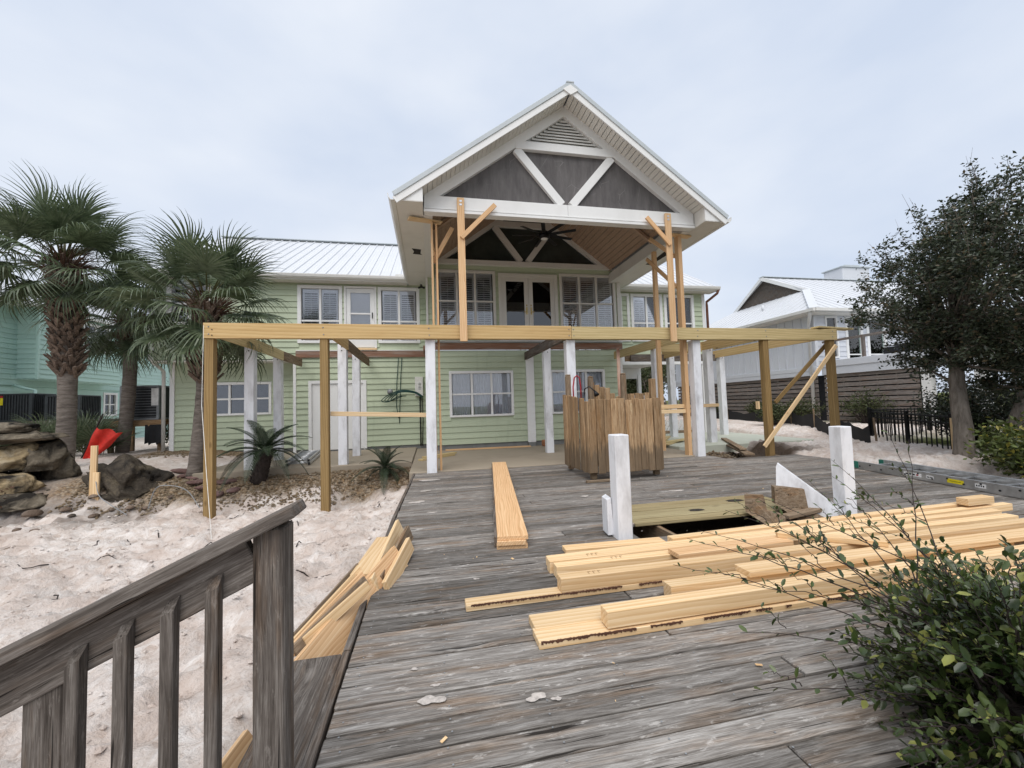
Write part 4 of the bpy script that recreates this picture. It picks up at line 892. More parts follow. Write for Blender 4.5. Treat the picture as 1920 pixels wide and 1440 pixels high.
bar('rail', (2.5,6.165,1.18), (3.7,6.165,1.18), .04, .09, M['shower'], SH); bar('rail', (2.5,6.165,.28), (3.7,6.165,.28), .04, .09, M['shower'], SH)
bar('sill', (2.36,6.05,.02), (3.0,6.05,.02), .06, .035, M['old'], SH)
m = MB(); m.tube([(2.63,7.22,.9),(2.62,7.2,1.55),(2.65,7.2,1.72),(2.70,7.2,1.76),(2.75,7.2,1.72),(2.77,7.2,1.55),(2.77,7.2,1.2)], .014, 8); tag(m.obj('hose', M['redst'], None, smooth=True), 'red hose hooped over the shower stall rim', 'hose')
m = MB(); m.tube([(2.80,7.15,1.3),(2.82,7.15,1.5),(2.9,7.1,1.55),(2.98,7.05,1.46)], .012, 8).tube([(2.98,7.05,1.46),(3.0,7.0,1.38)], [.02,.05], 10); tag(m.obj('shower_head', M['blackm'], None, smooth=True), 'black curved shower pipe and head inside the stall', 'shower head')
tag(bar('lumber_board', (3.68,7.45,1.33), (4.07,8.25,2.42), .07, .03, M['rot']), 'thin reddish weathered board leaning up behind the stall', 'board')

# ================================================================== lumber
LG = 'pine boards stacked flat across the deck'
def board(p0, p1, w, h, z0, lab, mat='pine', roll=0, group=LG):
    return tag(bar('lumber_board', (p0[0],p0[1],z0+h/2), (p1[0],p1[1],z0+h/2), w, h, M[mat], c=.003), lab, 'board', group)
board((.52,2.14), (4.45,2.16), .14, .038, 0, 'flat pine plank lying lowest at the edge, bark along one side')
board((.53,2.262), (4.6,2.29), .15, .046, 0, 'flat pine plank half hidden under the square-cut beam')
board((.90,2.125), (4.9,2.17), .089, .089, .0465, 'square pine beam resting on two flat planks at the pile edge')
board((.19,2.60), (4.6,2.62), .10, .038, 0, 'longest pine plank sticking out past the pile, dark bark marks')
board((.80,2.60), (5.1,2.62), .089, .089, .0385, 'square pine beam on the longest plank, stamped near its end')
board((.86,2.885), (5.3,2.86), .089, .089, 0, 'square pine beam lying on the deck behind the stamped one')
board((.84,2.985), (5.4,3.02), .075, .089, 0, 'pine beam laid tight behind another, pencil marks at the end')
board((1.08,3.34), (1.97,3.30), .12, .038, 0, 'short flat pine board poking out beside the white stub')
board((.86,3.085), (5.9,3.21), .075, .070, 0, 'slightly skewed long pine timber crossing over the pile')
board((1.98,3.20), (5.75,3.32), .075, .085, 0, 'rearmost square pine beam along the edge of the hole')
board((5.3,3.22), (5.66,3.225), .10, .07, .0905, 'short pine block on top of the rear beams')
board((1.75,2.79), (2.75,2.80), .14, .038, .0905, 'short orange pine board lying on the middle beams', 'pinered')
board((2.72,2.86), (3.28,2.46), .09, .038, .1295, 'short pine offcut lying crosswise on the pile', 'pine')
board((1.45,2.40), (4.4,2.42), .09, .089, 0, 'square pine beam half hidden between the outer and middle beams')
board((2.3,2.50), (4.9,2.52), .09, .038, 0, 'thin pine plank in the gap beside the middle beam')
board((2.0,2.40), (5.0,2.41), .14, .038, .0895, 'flat pine plank lying over the half hidden beam')
SG = 'wide planks stacked along the deck'
for i, (dx, m_, lab) in enumerate(((0,'pinered','bottom plank of the wide pine stack'),(-.01,'pinered','second plank of the wide pine stack'),(.006,'pine','top plank of the wide pine stack, curly orange grain'))):
    board((.675+dx,3.53-.02*(i%2)), (1.325+dx,8.12), .27-.02*(i == 1), .038, .0385*i, lab, 'pinered' if i != 2 else 'pinered', group=SG)
board((.545,3.62), (1.20,8.15), .03, .09, 0, 'grey old board set on edge beside the wide pine stack', 'grey', group=None)
def wane(n, x0, x1, y, z, parent, seed, dens=.6):
    """torn bark left along the top edge of a plank"""
    rq = random.Random(seed); V = []; Fc = []; x = x0; st = .012; on = True; left = 0
    while x < x1:
        if left <= 0: on = rq.random() < dens; left = rq.uniform(.02,.13)
        if on:
            o = len(V); h0, h1 = rq.uniform(.003,.015), rq.uniform(.003,.015); t0, t1 = rq.uniform(.001,.009), rq.uniform(.001,.009)
            V += [(x,y-.0011,z-h0),(x+st,y-.0011,z-h1),(x+st,y-.0011,z+.0011),(x,y-.0011,z+.0011),(x+st,y+t1,z+.0011),(x,y+t0,z+.0011)]; Fc += [(o,o+1,o+2,o+3),(o+3,o+2,o+4,o+5)]
        x += st; left -= st
    mobj(n, V, Fc, M['barkbit'], parent)['kind'] = 'stuff'
LB = [o for o in bpy.data.objects if o.name.startswith('lumber_board') and o.get('group') == LG]
byl = lambda t: next(o for o in LB if t in o['label'])
wane('bark', .53, 2.6, 2.069, .038, byl('bark along one side'), 5, .75); wane('bark', .22, 1.5, 2.549, .038, byl('dark bark marks'), 6, .9)
for lab, x0, y0, z0 in (('stamped near its end', 1.0, 2.58, .1285), ('pencil marks', 1.15, 2.98, .0902), ('behind the stamped one', 1.3, 2.875, .0902)):
    st = MB()
    for k in range(3): st.box(x0+.035*k, x0+.035*k+.004, y0, y0+.035, z0, z0+.0006, c=.0001).box(x0+.035*k+.0041, x0+.035*k+.022, y0+.03, y0+.035, z0, z0+.0006, c=.0001)
    mobj('ink_stamp', st.V, st.F, M['ink'], byl(lab))['kind'] = 'stuff'
ch = MB()
for _ in range(45):
    x, y = (random.uniform(-.1,4.5), random.uniform(1.5,3.6)) if random.random() < .7 else (random.uniform(-.1,5.5), random.uniform(4.6,7.5))
    if 1.8 < x < 4.25 and 3.4 < y < 4.0: continue
    l = random.choice((.008,.012,.02,.03)); V, Fc = cbox(l, l*random.uniform(.2,.5), .003, .0005); ch.add(V, Fc, Matrix.Translation((x,y,.007)) @ Matrix.Rotation(random.uniform(0,6),4,'Z') @ Matrix.Rotation(random.uniform(-.2,.2),4,'X'))
tag(ch.obj('wood_chips', M['pine'], None), 'pale wood chips scattered over the grey deck', 'wood chips', kind='stuff')
# scrap timber slumped over the deck edge
CG = 'scrap timber slumped over the deck edge'
def scrap(p0, p1, w, h, mat, lab, up=(0,0,1)): return tag(bar('scrap_board', p0, p1, w, h, M[mat], up=up, c=.003), lab, 'board', CG)
scrap((-.66,2.28,-.10), (-.26,3.42,.07), .038, .20, 'pinered', 'broad brown scrap plank standing on edge, torn end', up=(-.55,0,.83))
scrap((-.50,3.10,.07), (-.42,3.92,.07), .16, .04, 'pine', 'thick pale scrap block lying on top of the scrap heap')
scrap((-.40,3.0,.02), (-.31,4.16,.10), .036, .15, 'pine', 'pale scrap board on edge in the scrap heap', up=(-.4,0,.9))
scrap((-.36,3.1,.0), (-.21,3.92,.11), .035, .13, 'old', 'dark brown scrap board with a charred end', up=(-.3,0,.95))
scrap((-.32,3.0,.0), (-.19,3.62,.10), .035, .12, 'pine', 'short pale scrap board wedged by the dark one', up=(-.3,0,.95))
for k in range(5):
    scrap((-.86+.04*k, 2.28+.05*k, -.07+.014*k), (-.55+.034*k, 3.30-.12*k, .07+.012*k), .022, .06, ('old','pine','pinered','old','pine')[k], 'narrow split lath in the scrap heap, '+('outermost by the sand','second from the sand','middle one','second from the brown plank','beside the brown plank')[k], up=(-.5,0,.85))
scrap((-.98,1.62,-.36), (-.80,2.1,-.22), .03, .14, 'pinered', 'brown scrap end lying low on the sand by the railing', up=(-.5,0,.85))
# loose boards farther back
board((8.15,10.2), (6.75,7.85), .14, .035, .10, 'old grey plank sloping off the concrete slab, upper one', 'old', group='old planks by the slab'); board((8.02,10.1), (6.55,7.45), .2, .035, .045, 'old grey plank under another sloping off the slab', 'old', group='old planks by the slab')
board((-.25,9.8), (.55,10.55), .14, .038, .012, 'greenish offcut on the concrete behind the white post, lower', 'beamg', group='offcuts on the patio'); board((-.18,9.95), (.60,10.6), .14, .038, .052, 'greenish offcut on the concrete behind the white post, upper', 'beamg', group='offcuts on the patio')
board((.40,11.70), (2.85,11.62), .09, .038, .013, 'long red pine board on the patio along the house wall', 'pinered', group='offcuts on the patio')
board((5.95,9.6), (6.9,10.4), .15, .04, .087, 'greenish plank on the pale slab, lowest of three', 'beamg', group='planks on the pale slab'); board((6.0,9.75), (7.2,10.35), .15, .04, .128, 'greenish plank on the pale slab, middle of three', 'beamg', group='planks on the pale slab'); board((6.1,9.9), (6.8,10.8), .12, .04, .169, 'greenish plank on the pale slab, top of three', 'beamg', group='planks on the pale slab')
for k in range(9): tag(bar('stacked_slat', (7.8+.16*k,13.2,.09), (8.15+.16*k,13.3,.52), .10, .02, M['offwhite'], up=(0,1,0)), 'white louvre slat leaning in a row inside the carport', 'slat', 'white slats leaning in the carport')
board((7.6,12.95), (9.2,12.95), .12, .09, .087, 'old brown timber at the foot of the leaning slats', 'old', group=None)
tag(bar('pot', (3.28,11.6,.012), (3.28,11.6,.20), .16, .16, M['pot'], up=(0,1,0), c=.03), 'small terracotta block beside the pilaster foot', 'block')

# ================================================================== ladders
def ladder(name, A, Bv, side, n, label, railh=.085, group=None):
    A = Vector(A); Bv = Vector(Bv); side = Vector(side); t = thing(name, A, label, 'ladder', group)
    for k, o in enumerate((Vector(), side)):
        bar('rail', A+o, Bv+o, .03, railh, M['alu'], t, c=.004)
        f = bar('rail_foot', A+o-(Bv-A).normalized()*.06, A+o+(Bv-A).normalized()*.03, .04, railh*.9, M['tealr' if side.length > .45 else 'blackm'], t)
    for i in range(n):
        p = A + (Bv-A)*((i+.5)/n); m = MB(); m.tube([p, p+side], .017, 8); m.obj('rung', M['alu'], t, smooth=True)
    return t
LD = ladder('extension_ladder', (7.03,5.62,.07), (6.50,2.95,.07), (.50,-.02,0), 11, 'long aluminium extension ladder lying on the deck with yellow sticker', .125)
A, Bv = Vector((7.03,5.62,.07)), Vector((6.50,2.95,.07)); dd = (Bv-A).normalized(); nn = Vector((dd.y,-dd.x,0)); nn = nn if nn.x < 0 else -nn
for i in range(14):
    p = A + (Bv-A)*((i+.3)/14) + nn*.0155 + Vector((0,0,.025 if i % 2 else -.015)); m = MB(); m.tube([p, p+nn*.006], .012, 8); m.obj('rivet', M['blackm'], LD)
for t0, l, h, mt in ((.30,.26,.05,'paper'),(.42,.10,.045,'paper'),(.52,.20,.055,'yellow'),(.64,.12,.05,'paper')):
    p = A + (Bv-A)*t0 + nn*.0165; q = bar('sticker', p, p+dd*l, .0015, h, M[mt], LD, c=.0003)
    if mt == 'paper':
        for k in range(4): bar('sticker_print', p+nn*.0012+dd*(l*(.12+.2*k)), p+nn*.0012+dd*(l*(.24+.2*k)), .001, h*.4, M['redst' if l > .2 and k == 3 else 'blackm'], LD, c=.0002)
    else:
        for k in range(2): bar('sticker_print', p+nn*.0012+dd*(l*.15), p+nn*.0012+dd*(l*.85), .001, h*.1, M['blackm'], LD, c=.0002)
ladder('extension_ladder', (-3.08,9.72,.10), (-3.45,13.0-.5,.10), (.44,.03,0), 10, 'short aluminium ladder lying on the patio by the storage doors', .06)
ladder('extension_ladder', (-3.10,9.76,.17), (-3.42,12.0,.17), (.44,.03,0), 8, 'upper half of the folded ladder on the patio', .055)

# ================================================================== stair railing
RL = thing('stair_railing', (-.5, 1.45, -.4), 'weathered grey stair railing with sloping cap and square balusters', 'railing')
def rl(x): return .915 + (x+.46)*.46
bar('newel_post', (-.505,1.47,-.6), (-.505,1.47,.885), .092, .092, M['grey'], RL, up=(0,1,0), c=.006); bar('newel_post', (-1.105,1.50,-.8), (-1.105,1.50,.585), .10, .092, M['grey'], RL, up=(0,1,0), c=.006)
bar('cap_rail', (-1.62,1.452,rl(-1.62)+.01), (-.425,1.452,rl(-.425)+.008), .135, .036, M['grey'], RL)
bar('top_rail', (-1.60,1.465,rl(-1.60)-.085), (-.552,1.465,rl(-.552)-.085), .038, .13, M['grey'], RL)
bar('bottom_rail', (-1.60,1.465,rl(-1.60)-.92), (-.552,1.465,rl(-.552)-.92), .038, .09, M['grey'], RL)
for k in range(4):
    x = -.657 - .1165*k; zt = rl(x)-.075
    V, Fc = cbox(.035, .036, 1, .0025); h = zt+.62
    V = [(a,b,(c+.5)*h if c < 0 else h + a*.46 - (.03 if b < 0 else 0)) for a,b,c in V]
    # rotate so grain runs along local x
    Mx = Matrix(((0,1,0,x),(0,0,1,1.427),(1,0,0,-.62),(0,0,0,1)))
    mobj('baluster', [(c,a,b) for a,b,c in V], Fc, M['grey'], RL, Mx)

# ================================================================== teal neighbour
TEAL = thing('house', (-14, 19, 0), 'teal clapboard beach house behind the palms', 'house')
TX = -13.8
B0 = (TX, 0, 0)
tw = (20.6, 21.4, 1.3, 2.32)
w, B = add_wall(TEAL, B0, (0,1,0), (1,0,0), 12.0, 27.5, .0, 2.42, [op(*tw)], M['teal'], course=.17)
add_window(TEAL, B, *tw, 2, .5, 'dark', trim=.09)
w, B = add_wall(TEAL, B0, (0,1,0), (1,0,0), 12.0, 27.5, 2.46, 5.25, [], M['teal'], course=.17)
bar('band_board', (TX+.03,12,2.44), (TX+.03,27.5,2.44), .05, .04, M['teal'], TEAL)
bw = (18.0, 20.0, 3.86, 5.0)
w, B = add_wall(TEAL, (TX+.6,0,0), (0,1,0), (1,0,0), 16.85, 20.6, 2.66, 5.2, [op(*bw)], M['teal'], course=.17)
add_window(TEAL, B, *bw, 3, .5, 'curtain', trim=.10)
add_wall(TEAL, (TX, 16.85, 0), (1,0,0), (0,-1,0), 0, .6, 2.66, 5.2, [], M['teal'])
box('bay_soffit', TX, TX+.6, 16.85, 20.6, 2.63, 2.66, M['teal'], TEAL); box('corner_board', TX+.58, TX+.66, 16.78, 16.85, 2.63, 5.2, M['teal'], TEAL)
box('corner_board', TX-.05, TX+.05, 27.5, 27.6, 0, 5.25, M['teal'], TEAL)
m = MB(); m.add([(TX+.75,11.5,5.18),(TX+.75,28,5.18),(TX-4.5,28,7.6),(TX-4.5,11.5,7.6),(TX-9.5,11.5,5.18),(TX-9.5,28,5.18)], [(0,1,2,3),(3,2,5,4)]); R2 = m.obj('roof', M['roof'], TEAL)
for i in range(41): bar('roof_seam', (TX+.75,11.6+.4*i,5.20), (TX-4.5,11.6+.4*i,7.62), .03, .03, M['roof'], R2)
box('soffit', TX, TX+.74, 11.5, 28, 5.12, 5.15, M['soffit'], TEAL); box('gutter', TX+.74, TX+.84, 11.5, 28, 5.08, 5.2, M['gutter'], TEAL)
add_wall(TEAL, (TX-9, 27.5, 0), (1,0,0), (0,1,0), 0, 9, 0, 5.2, [], M['teal'], boards=False)
V = [(TX,12.0,0),(TX-9,12.0,0),(TX-9,12,5.2),(TX-4.5,12.0,7.5),(TX,12.0,5.2)]; mobj('end_wall', V, [(4,3,2,1,0)], M['teal'], TEAL)
m = MB(); m.tube([(TX+.08,16.7,2.42),(TX+.4,16.74,2.3),(TX+.62,16.76,2.25),(TX+.62,16.76,1.2)], .05, 8); m.obj('downspout', M['teal'], TEAL, smooth=True)

# ================================================================== air conditioners
def condenser(x, y, z, w, d, h, label, dark=True, sticker=False):
    t = thing('air_conditioner', (x, y, z), label, 'air conditioner'); mt = M['ac'] if dark else M['acl']
    box('core', x-w/2+.03, x+w/2-.03, y-d/2+.03, y+d/2-.03, z+.04, z+h-.05, M['acf'], t)
    for sx in (-1,1):
        for sy in (-1,1): box('corner_panel', x+sx*(w/2-.03)-.035, x+sx*(w/2-.03)+.035, y+sy*(d/2-.03)-.035, y+sy*(d/2-.03)+.035, z+.03, z+h-.04, mt, t)
    box('top_panel', x-w/2, x+w/2, y-d/2, y+d/2, z+h-.05, z+h, mt, t, c=.012); box('base_pan', x-w/2, x+w/2, y-d/2, y+d/2, z, z+.05, mt, t)
    if dark:
        n = 13
        for i in range(1, n): box('fin', x-w/2+w*i/n-.012, x-w/2+w*i/n+.012, y-d/2+.0, y-d/2+.028, z+.05, z+h-.05, mt, t, c=.003)
        for i in range(1, n): box('fin', x+w/2-.028, x+w/2, y-d/2+d*i/n-.012, y-d/2+d*i/n+.012, z+.05, z+h-.05, mt, t, c=.003)
    else:
        n = 13
        for i in range(1, n): box('guard_wire', x-w/2+.065, x+w/2-.065, y-d/2-.004, y-d/2+.012, z+h*i/n-.006, z+h*i/n+.006, mt, t, c=.002)
    if sticker: box('sticker', x-w/2+.02, x-w/2+.2, y-d/2-.006, y-d/2-.003, z+h-.36, z+h-.14, M['yellow'], t, c=.0005); box('sticker', x-w/2+.02, x-w/2+.2, y-d/2-.006, y-d/2-.003, z+h-.13, z+h-.07, M['redst'], t, c=.0005)
    return t
def stand(x0, x1, y0, y1, z, label, mat='old'):
    t = thing('equipment_stand', ((x0+x1)/2,(y0+y1)/2,0), label, 'stand')
    for x in (x0+.06, x1-.06):
        for y in (y0+.06, y1-.06): bar('leg', (x,y,-.1), (x,y,z-.16), .1, .1, M[mat], t, up=(0,1,0))
    for y in (y0, y1): bar('rim_board', (x0,y,z-.08), (x1,y,z-.08), .04, .16, M[mat], t)
    n = 6
    for i in range(n): bar('deck_board', (x0, y0+(y1-y0)*(i+.5)/n, z+.0), (x1, y0+(y1-y0)*(i+.5)/n, z+.0), (y1-y0)/n-.01, .035, M[mat], t)
stand(-13.5,-10.6,15.3,16.6,1.18,'dark timber stand carrying two condensers by the teal wall','grey')
condenser(-12.75,15.95,1.2,.95,.85,.88,'dark grey condenser with yellow sticker by the teal wall',True,True)
condenser(-11.55,16.05,1.2,.95,.85,.80,'lower dark grey condenser behind the big palm trunk',True)
stand(-8.95,-7.62,13.55,14.5,1.12,'brown timber stand beside the green house corner','shower')
condenser(-8.22,14.0,1.14,.98,.75,1.0,'tall grey condenser with wire guard on a timber stand',False)
box('service_panel', -7.92,-7.74,13.61,13.622,1.55,2.05,M['paper'],bpy.data.objects['air_conditioner.002'],c=.001)
V = []; n = 8
for i in range(n+1): V += [(-8.0+.55*i/n, 13.50+.04*math.sin(i*1.3), 1.0), (-8.0+.5*i/n, 13.48+.05*math.sin(i*1.9), .45+.04*math.sin(i*2.2))]
tag(mobj('tarp', V, [(2*i,2*i+2,2*i+3,2*i+1) for i in range(n)], M['fab'], None, smooth=True), 'black fabric scrap hanging from the timber stand', 'fabric')

# ================================================================== white neighbour with dutch-hip metal roof
WH = thing('house', (18, 18, 0), 'pale grey raised house with white metal hip roof and slatted base', 'house')
WX, WY = 15.2, 13.5
w, B = add_wall(WH, (WX,0,0), (0,-1,0), (-1,0,0), -23.0, -WY, 2.42, 4.66, [], M['wsid'], boards=False)
for i in range(24): bar('batten', (WX-.02, WY+.15+.4*i, 2.42), (WX-.02, WY+.15+.4*i, 4.66), .05, .035, M['wsid'], w, up=(0,1,0), c=.003)
bar('band_board', (WX-.03,WY-.04,2.24), (WX-.03,23,2.24), .05, .36, M['wsid'], WH); bar('band_board', (WX-.06,WY-.06,2.33), (WX-.06,23,2.33), .02, .16, M['wsid'], WH)
fo = [(15.75,16.35,2.75,4.46),(16.72,17.6,2.6,4.46),(17.8,18.8,2.6,4.46)]
w, B = add_wall(WH, (0,WY,0), XM, ZM, WX, 24.0, 2.42, 4.66, [op(*q) for q in fo], M['wsid'], course=.2)
add_window(WH, B, *fo[0], 1, .5, 'dark', trim=.07); 
for q in fo[1:]: add_window(WH, B, *q, 1, .12, 'shade', trim=.12, name='glazed_door')
box('corner_board', WX-.03, WX+.1, WY-.05, WY+.0, 2.42, 4.66, M['wsid'], WH)
# front deck with rail posts
box('balcony_floor', 15.45, 24, 8.6, WY-.03, 2.45, 2.6, M['wsid'], WH); box('balcony_fascia', 15.4, 24, 8.52, 8.6, 2.06, 2.61, M['wsid'], WH); box('balcony_fascia', 15.38, 15.45, 8.6, WY-.06, 2.06, 2.61, M['wsid'], WH); box('balcony_trim', 15.35, 15.38, 8.6, WY-.06, 2.36, 2.6, M['wsid'], WH)
for y_ in (13.2, 11.84, 10.2, 8.7): bar('balcony_post', (15.45,y_,2.61), (15.45,y_,3.42), .09, .09, M['slat'], WH, up=(0,1,0))
bar('balcony_rail', (15.45,8.65,3.38), (23,8.65,3.38), .04, .09, M['slat'], WH); bar('balcony_rail', (15.45,8.7,3.37), (15.45,13.4,3.37), .04, .09, M['slat'], WH)
for k in range(5): bar('lounge_slat', (16.0,11.5-.3*k,2.95), (17.6,11.5-.3*k,3.0), .08, .03, M['blackm'], WH)
box('balcony_seat', 16.0, 17.6, 10.2, 11.6, 2.62, 2.9, M['blackm'], WH)
for x, y_ in ((15.5,10.0),(15.5,8.7),(19,8.7)): box('balcony_column', x-.12, x+.12, y_-.12, y_+.12, -.4, 2.06, M['white'], WH)
# slatted base
SK1 = thing('slat_skirt', (WX, 18, 0), 'dark horizontal slat skirting under the long side of the raised house', 'slat screen')
for i in range(11): bar('slat', (WX+.06, WY+.02, .16+.185*i), (WX+.06, 22.9, .16+.185*i), .02, .145, M['slat'], SK1)
for k in range(6): bar('stud', (WX+.11, WY+.2+1.8*k, .0), (WX+.11, WY+.2+1.8*k, 2.05), .05, .05, M['grey'], SK1, up=(0,1,0))
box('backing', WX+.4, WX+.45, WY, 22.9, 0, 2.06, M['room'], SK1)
SK2 = thing('slat_skirt', (15.46, 12, 0), 'dark horizontal slat skirting under the balcony', 'slat screen')
for i in range(11): bar('slat', (15.46, 10.2, .16+.185*i), (15.46, WY-.08, .16+.185*i), .02, .145, M['slat'], SK2)
for k in range(6): bar('stud', (15.52, 10.3+.6*k, .0), (15.52, 10.3+.6*k, 2.05), .05, .05, M['slat'], SK2, up=(0,1,0))
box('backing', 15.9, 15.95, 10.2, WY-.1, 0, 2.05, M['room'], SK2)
# roof
ex, ey, ez, D, s = 14.72, 13.02, 4.66, 10.0, .575
t_ = 2.75; zr_ = ez + s*D/2; yr = ey+D/2; xh = ex+t_
m = MB(); V = [(ex,ey,ez),(26,ey,ez),(26,yr,zr_),(xh-.25,yr,zr_),(xh-.25,ey+t_+.0,ez+s*t_),(ex,ey+D,ez),(xh-.25,ey+D-t_,ez+s*t_),(26,ey+D,ez)]
Vf = [(ex,ey,ez),(26,ey,ez),(26,yr,zr_),(xh-.3,yr,zr_),(xh,ey+t_,ez+s*t_),(ex,ey+D,ez),(xh,ey+D-t_,ez+s*t_),(26,ey+D,ez)]
m.add(Vf, [(0,1,2,3,4),(0,4,6,5),(6,3,2,7,5)]); R3 = m.obj('roof', M['roof'], WH)
for i in range(24):
    y = ey+.4+.4*i; tt = min(y-ey, ey+D-y, t_)
    bar('roof_seam', (ex,y,ez+.012), (ex+tt,y,ez+s*tt+.012), .03, .025, M['roof'], R3)
for i in range(20):
    x = ex+.4+.45*i; tt = D/2 if x > xh-.2 else x-ex
    bar('roof_seam', (x,ey,ez+.012), (x,ey+tt,ez+s*tt+.012), .03, .025, M['roof'], R3)
bar('hip_cap', (ex,ey,ez+.03), (xh,ey+t_,ez+s*t_+.03), .30, .02, M['roof'], R3); bar('ridge_cap', (xh-.3,yr,zr_+.02), (26,yr,zr_+.02), .3, .03, M['roofedge'], R3)
V = [(xh+.02,ey+t_,ez+s*t_),(xh+.02,ey+D-t_,ez+s*t_),(xh+.02,yr,zr_-.02)]; mobj('gablet', V, [(0,1,2)], M['grey'], R3)
for sg in (0,1): bar('gablet_trim', (xh-.28,yr,zr_-.07), (xh-.02,(ey+t_-.1) if sg == 0 else (ey+D-t_+.1),ez+s*t_-.08), .04, .18, M['white'], R3)
box('fascia', ex-.02, 26, ey-.03, ey, ez-.16, ez-.01, M['white'], WH); box('fascia', ex-.03, ex, ey, ey+D, ez-.16, ez-.01, M['white'], WH)
box('gutter', ex-.02, 26, ey-.14, ey-.032, ez-.12, ez, M['gutter'], WH); box('gutter', ex-.14, ex-.032, ey-.1, ey+D, ez-.12, ez, M['gutter'], WH)
box('soffit', ex, 26, ey, WY, ez-.17, ez-.15, M['soffit'], WH); box('soffit', ex, WX, WY, ey+D, ez-.17, ez-.15, M['soffit'], WH)
m = MB(); m.tube([(ex-.05,ey+.1,ez-.1),(ex+.1,ey+.3,ez-.35),(WX-.12,WY+.1,ez-.5),(WX-.14,WY+.1,.05)], .06, 8); m.obj('downspout', M['white'], WH, smooth=True)
box('chimney', 22.45, 24.3, 18.0, 19.1, 6.2, 8.30, M['wsid'], R3, c=.02); box('chimney_cap', 22.38, 24.37, 17.93, 19.17, 8.30, 8.36, M['roofedge'], R3); box('chimney_cap', 22.9, 23.9, 18.2, 18.9, 8.36, 8.52, M['roofedge'], R3)
m = MB(); m.tube([(16.2,17.0,5.45),(16.2,17.0,5.8)], [.06,.05], 8); m.obj('vent_pipe', M['roof'], R3, smooth=True)

# ================================================================== fences on the sand
SF = thing('silt_fence', (11, 10, 0), 'sagging black silt fence on thin wooden stakes along the sand', 'silt fence')
path = [(14.6,20.5),(14.3,17.5),(13.6,14.6),(12.7,12.4),(11.7,10.6),(10.75,9.0),(10.2,7.7)]
V = []; n = 0
for (x0,y0),(x1,y1) in zip(path, path[1:]):
    for k in range(8):
        u = k/8; x = x0+(x1-x0)*u; y = y0+(y1-y0)*u; g = gz(x,y); sag = .14*math.sin(math.pi*u)**1
        V += [(x,y,g-.1),(x+.03*math.sin(7*u),y,g+.2),(x+.05*math.sin(5*u+1),y+.03*math.cos(9*u),g+.47-sag)]; n += 1
mobj('fabric', V, [f for i in range(n-1) for f in ((3*i,3*i+3,3*i+4,3*i+1),(3*i+1,3*i+4,3*i+5,3*i+2))], M['fab'], SF, smooth=True)
for x, y in path: bar('stake', (x,y-.03,gz(x,y)-.2), (x-.03+random.uniform(-.05,.05),y-.03,gz(x,y)+.62), .035, .035, M['old'], SF, up=(0,1,0))
def metal_fence(p0, p1, h, label, n):
    p0 = Vector(p0); p1 = Vector(p1); t = thing('metal_fence', p0, label, 'fence', 'black metal picket fence')
    for k in range(n+1):
        p = p0+(p1-p0)*(k/n); big = k in (0, n) or k == n//2
        bar('post' if big else 'picket', p+Vector((0,0,-.2)), p+Vector((0,0,h+(.05 if big else 0))), .06 if big else .02, .06 if big else .02, M['black'], t, up=(0,1,0), c=.002)
    for z in (.12, h-.16, h-.03): bar('rail', p0+Vector((0,0,z)), p1+Vector((0,0,z)), .025, .035, M['black'], t, c=.002)
metal_fence((10.95,8.35,-.03), (10.35,6.35,-.10), .86, 'black metal picket fence running towards the ladder', 18)
metal_fence((11.05,8.45,-.0), (15.6,8.9,-.05), .86, 'black metal picket fence crossing behind the tree trunks', 34)
WF = thing('board_fence', (9, 19.5, 0), 'white dog-eared board fence beyond the carport', 'fence')
for k in range(46): bar('fence_board', (5.2+.15*k,19.5,0), (5.2+.15*k,19.5,1.55+.02*math.sin(k*1.7)), .135, .02, M['wsid'], WF, up=(0,1,0))
for z in (.4, 1.2): bar('fence_rail', (5.1,19.54,z), (12.2,19.54,z), .04, .09, M['wsid'], WF)
tag(bar('stake', (10.30,6.30,-.2), (10.30,6.30,.72), .10, .04, M['pine'], up=(0,1,0)), 'upright pine survey stake before the black fence', 'stake')
ST = thing('stake', (-6.0,8.8,-.3), 'upright pine stake with a shorter one nailed on, by the dark boulder', 'stake')
bar('stud', (-6.02,8.80,-.5), (-6.0,8.80,.74), .10, .04, M['pine'], ST, up=(0,1,0)); bar('stud', (-5.94,8.755,-.5), (-5.935,8.755,.26), .10, .04, M['pine'], ST, up=(0,1,0))
m = MB(); m.tube([(-3.82,7.885,2.79),(-3.70,7.6,1.4),(-3.38,7.1,.3),(-3.05,6.55,gz(-3.05,6.55))], .004, 5); tag(m.obj('string_line', M['string'], None), 'white string running from the beam end down to the sand', 'string')
m = MB(); m.tube(spl([(-5.93,8.74,.1),(-5.75,8.55,-.12),(-5.5,8.4,-.25),(-5.2,8.35,gz(-5.2,8.35)+.02)]), .007, 5); tag(m.obj('wire', M['acl'], None), 'thin grey wire trailing from the pine stake', 'wire')
m = MB(); m.tube(spl([(-4.95,8.45,gz(-4.95,8.45)),(-4.85,8.5,-.05),(-4.6,8.5,-.02),(-4.3,8.4,-.12),(-4.05,8.3,gz(-4.05,8.3)+.01)]), .007, 5); tag(m.obj('wire', M['acl'], None), 'grey wire hooped over the sand near the corner post', 'wire')
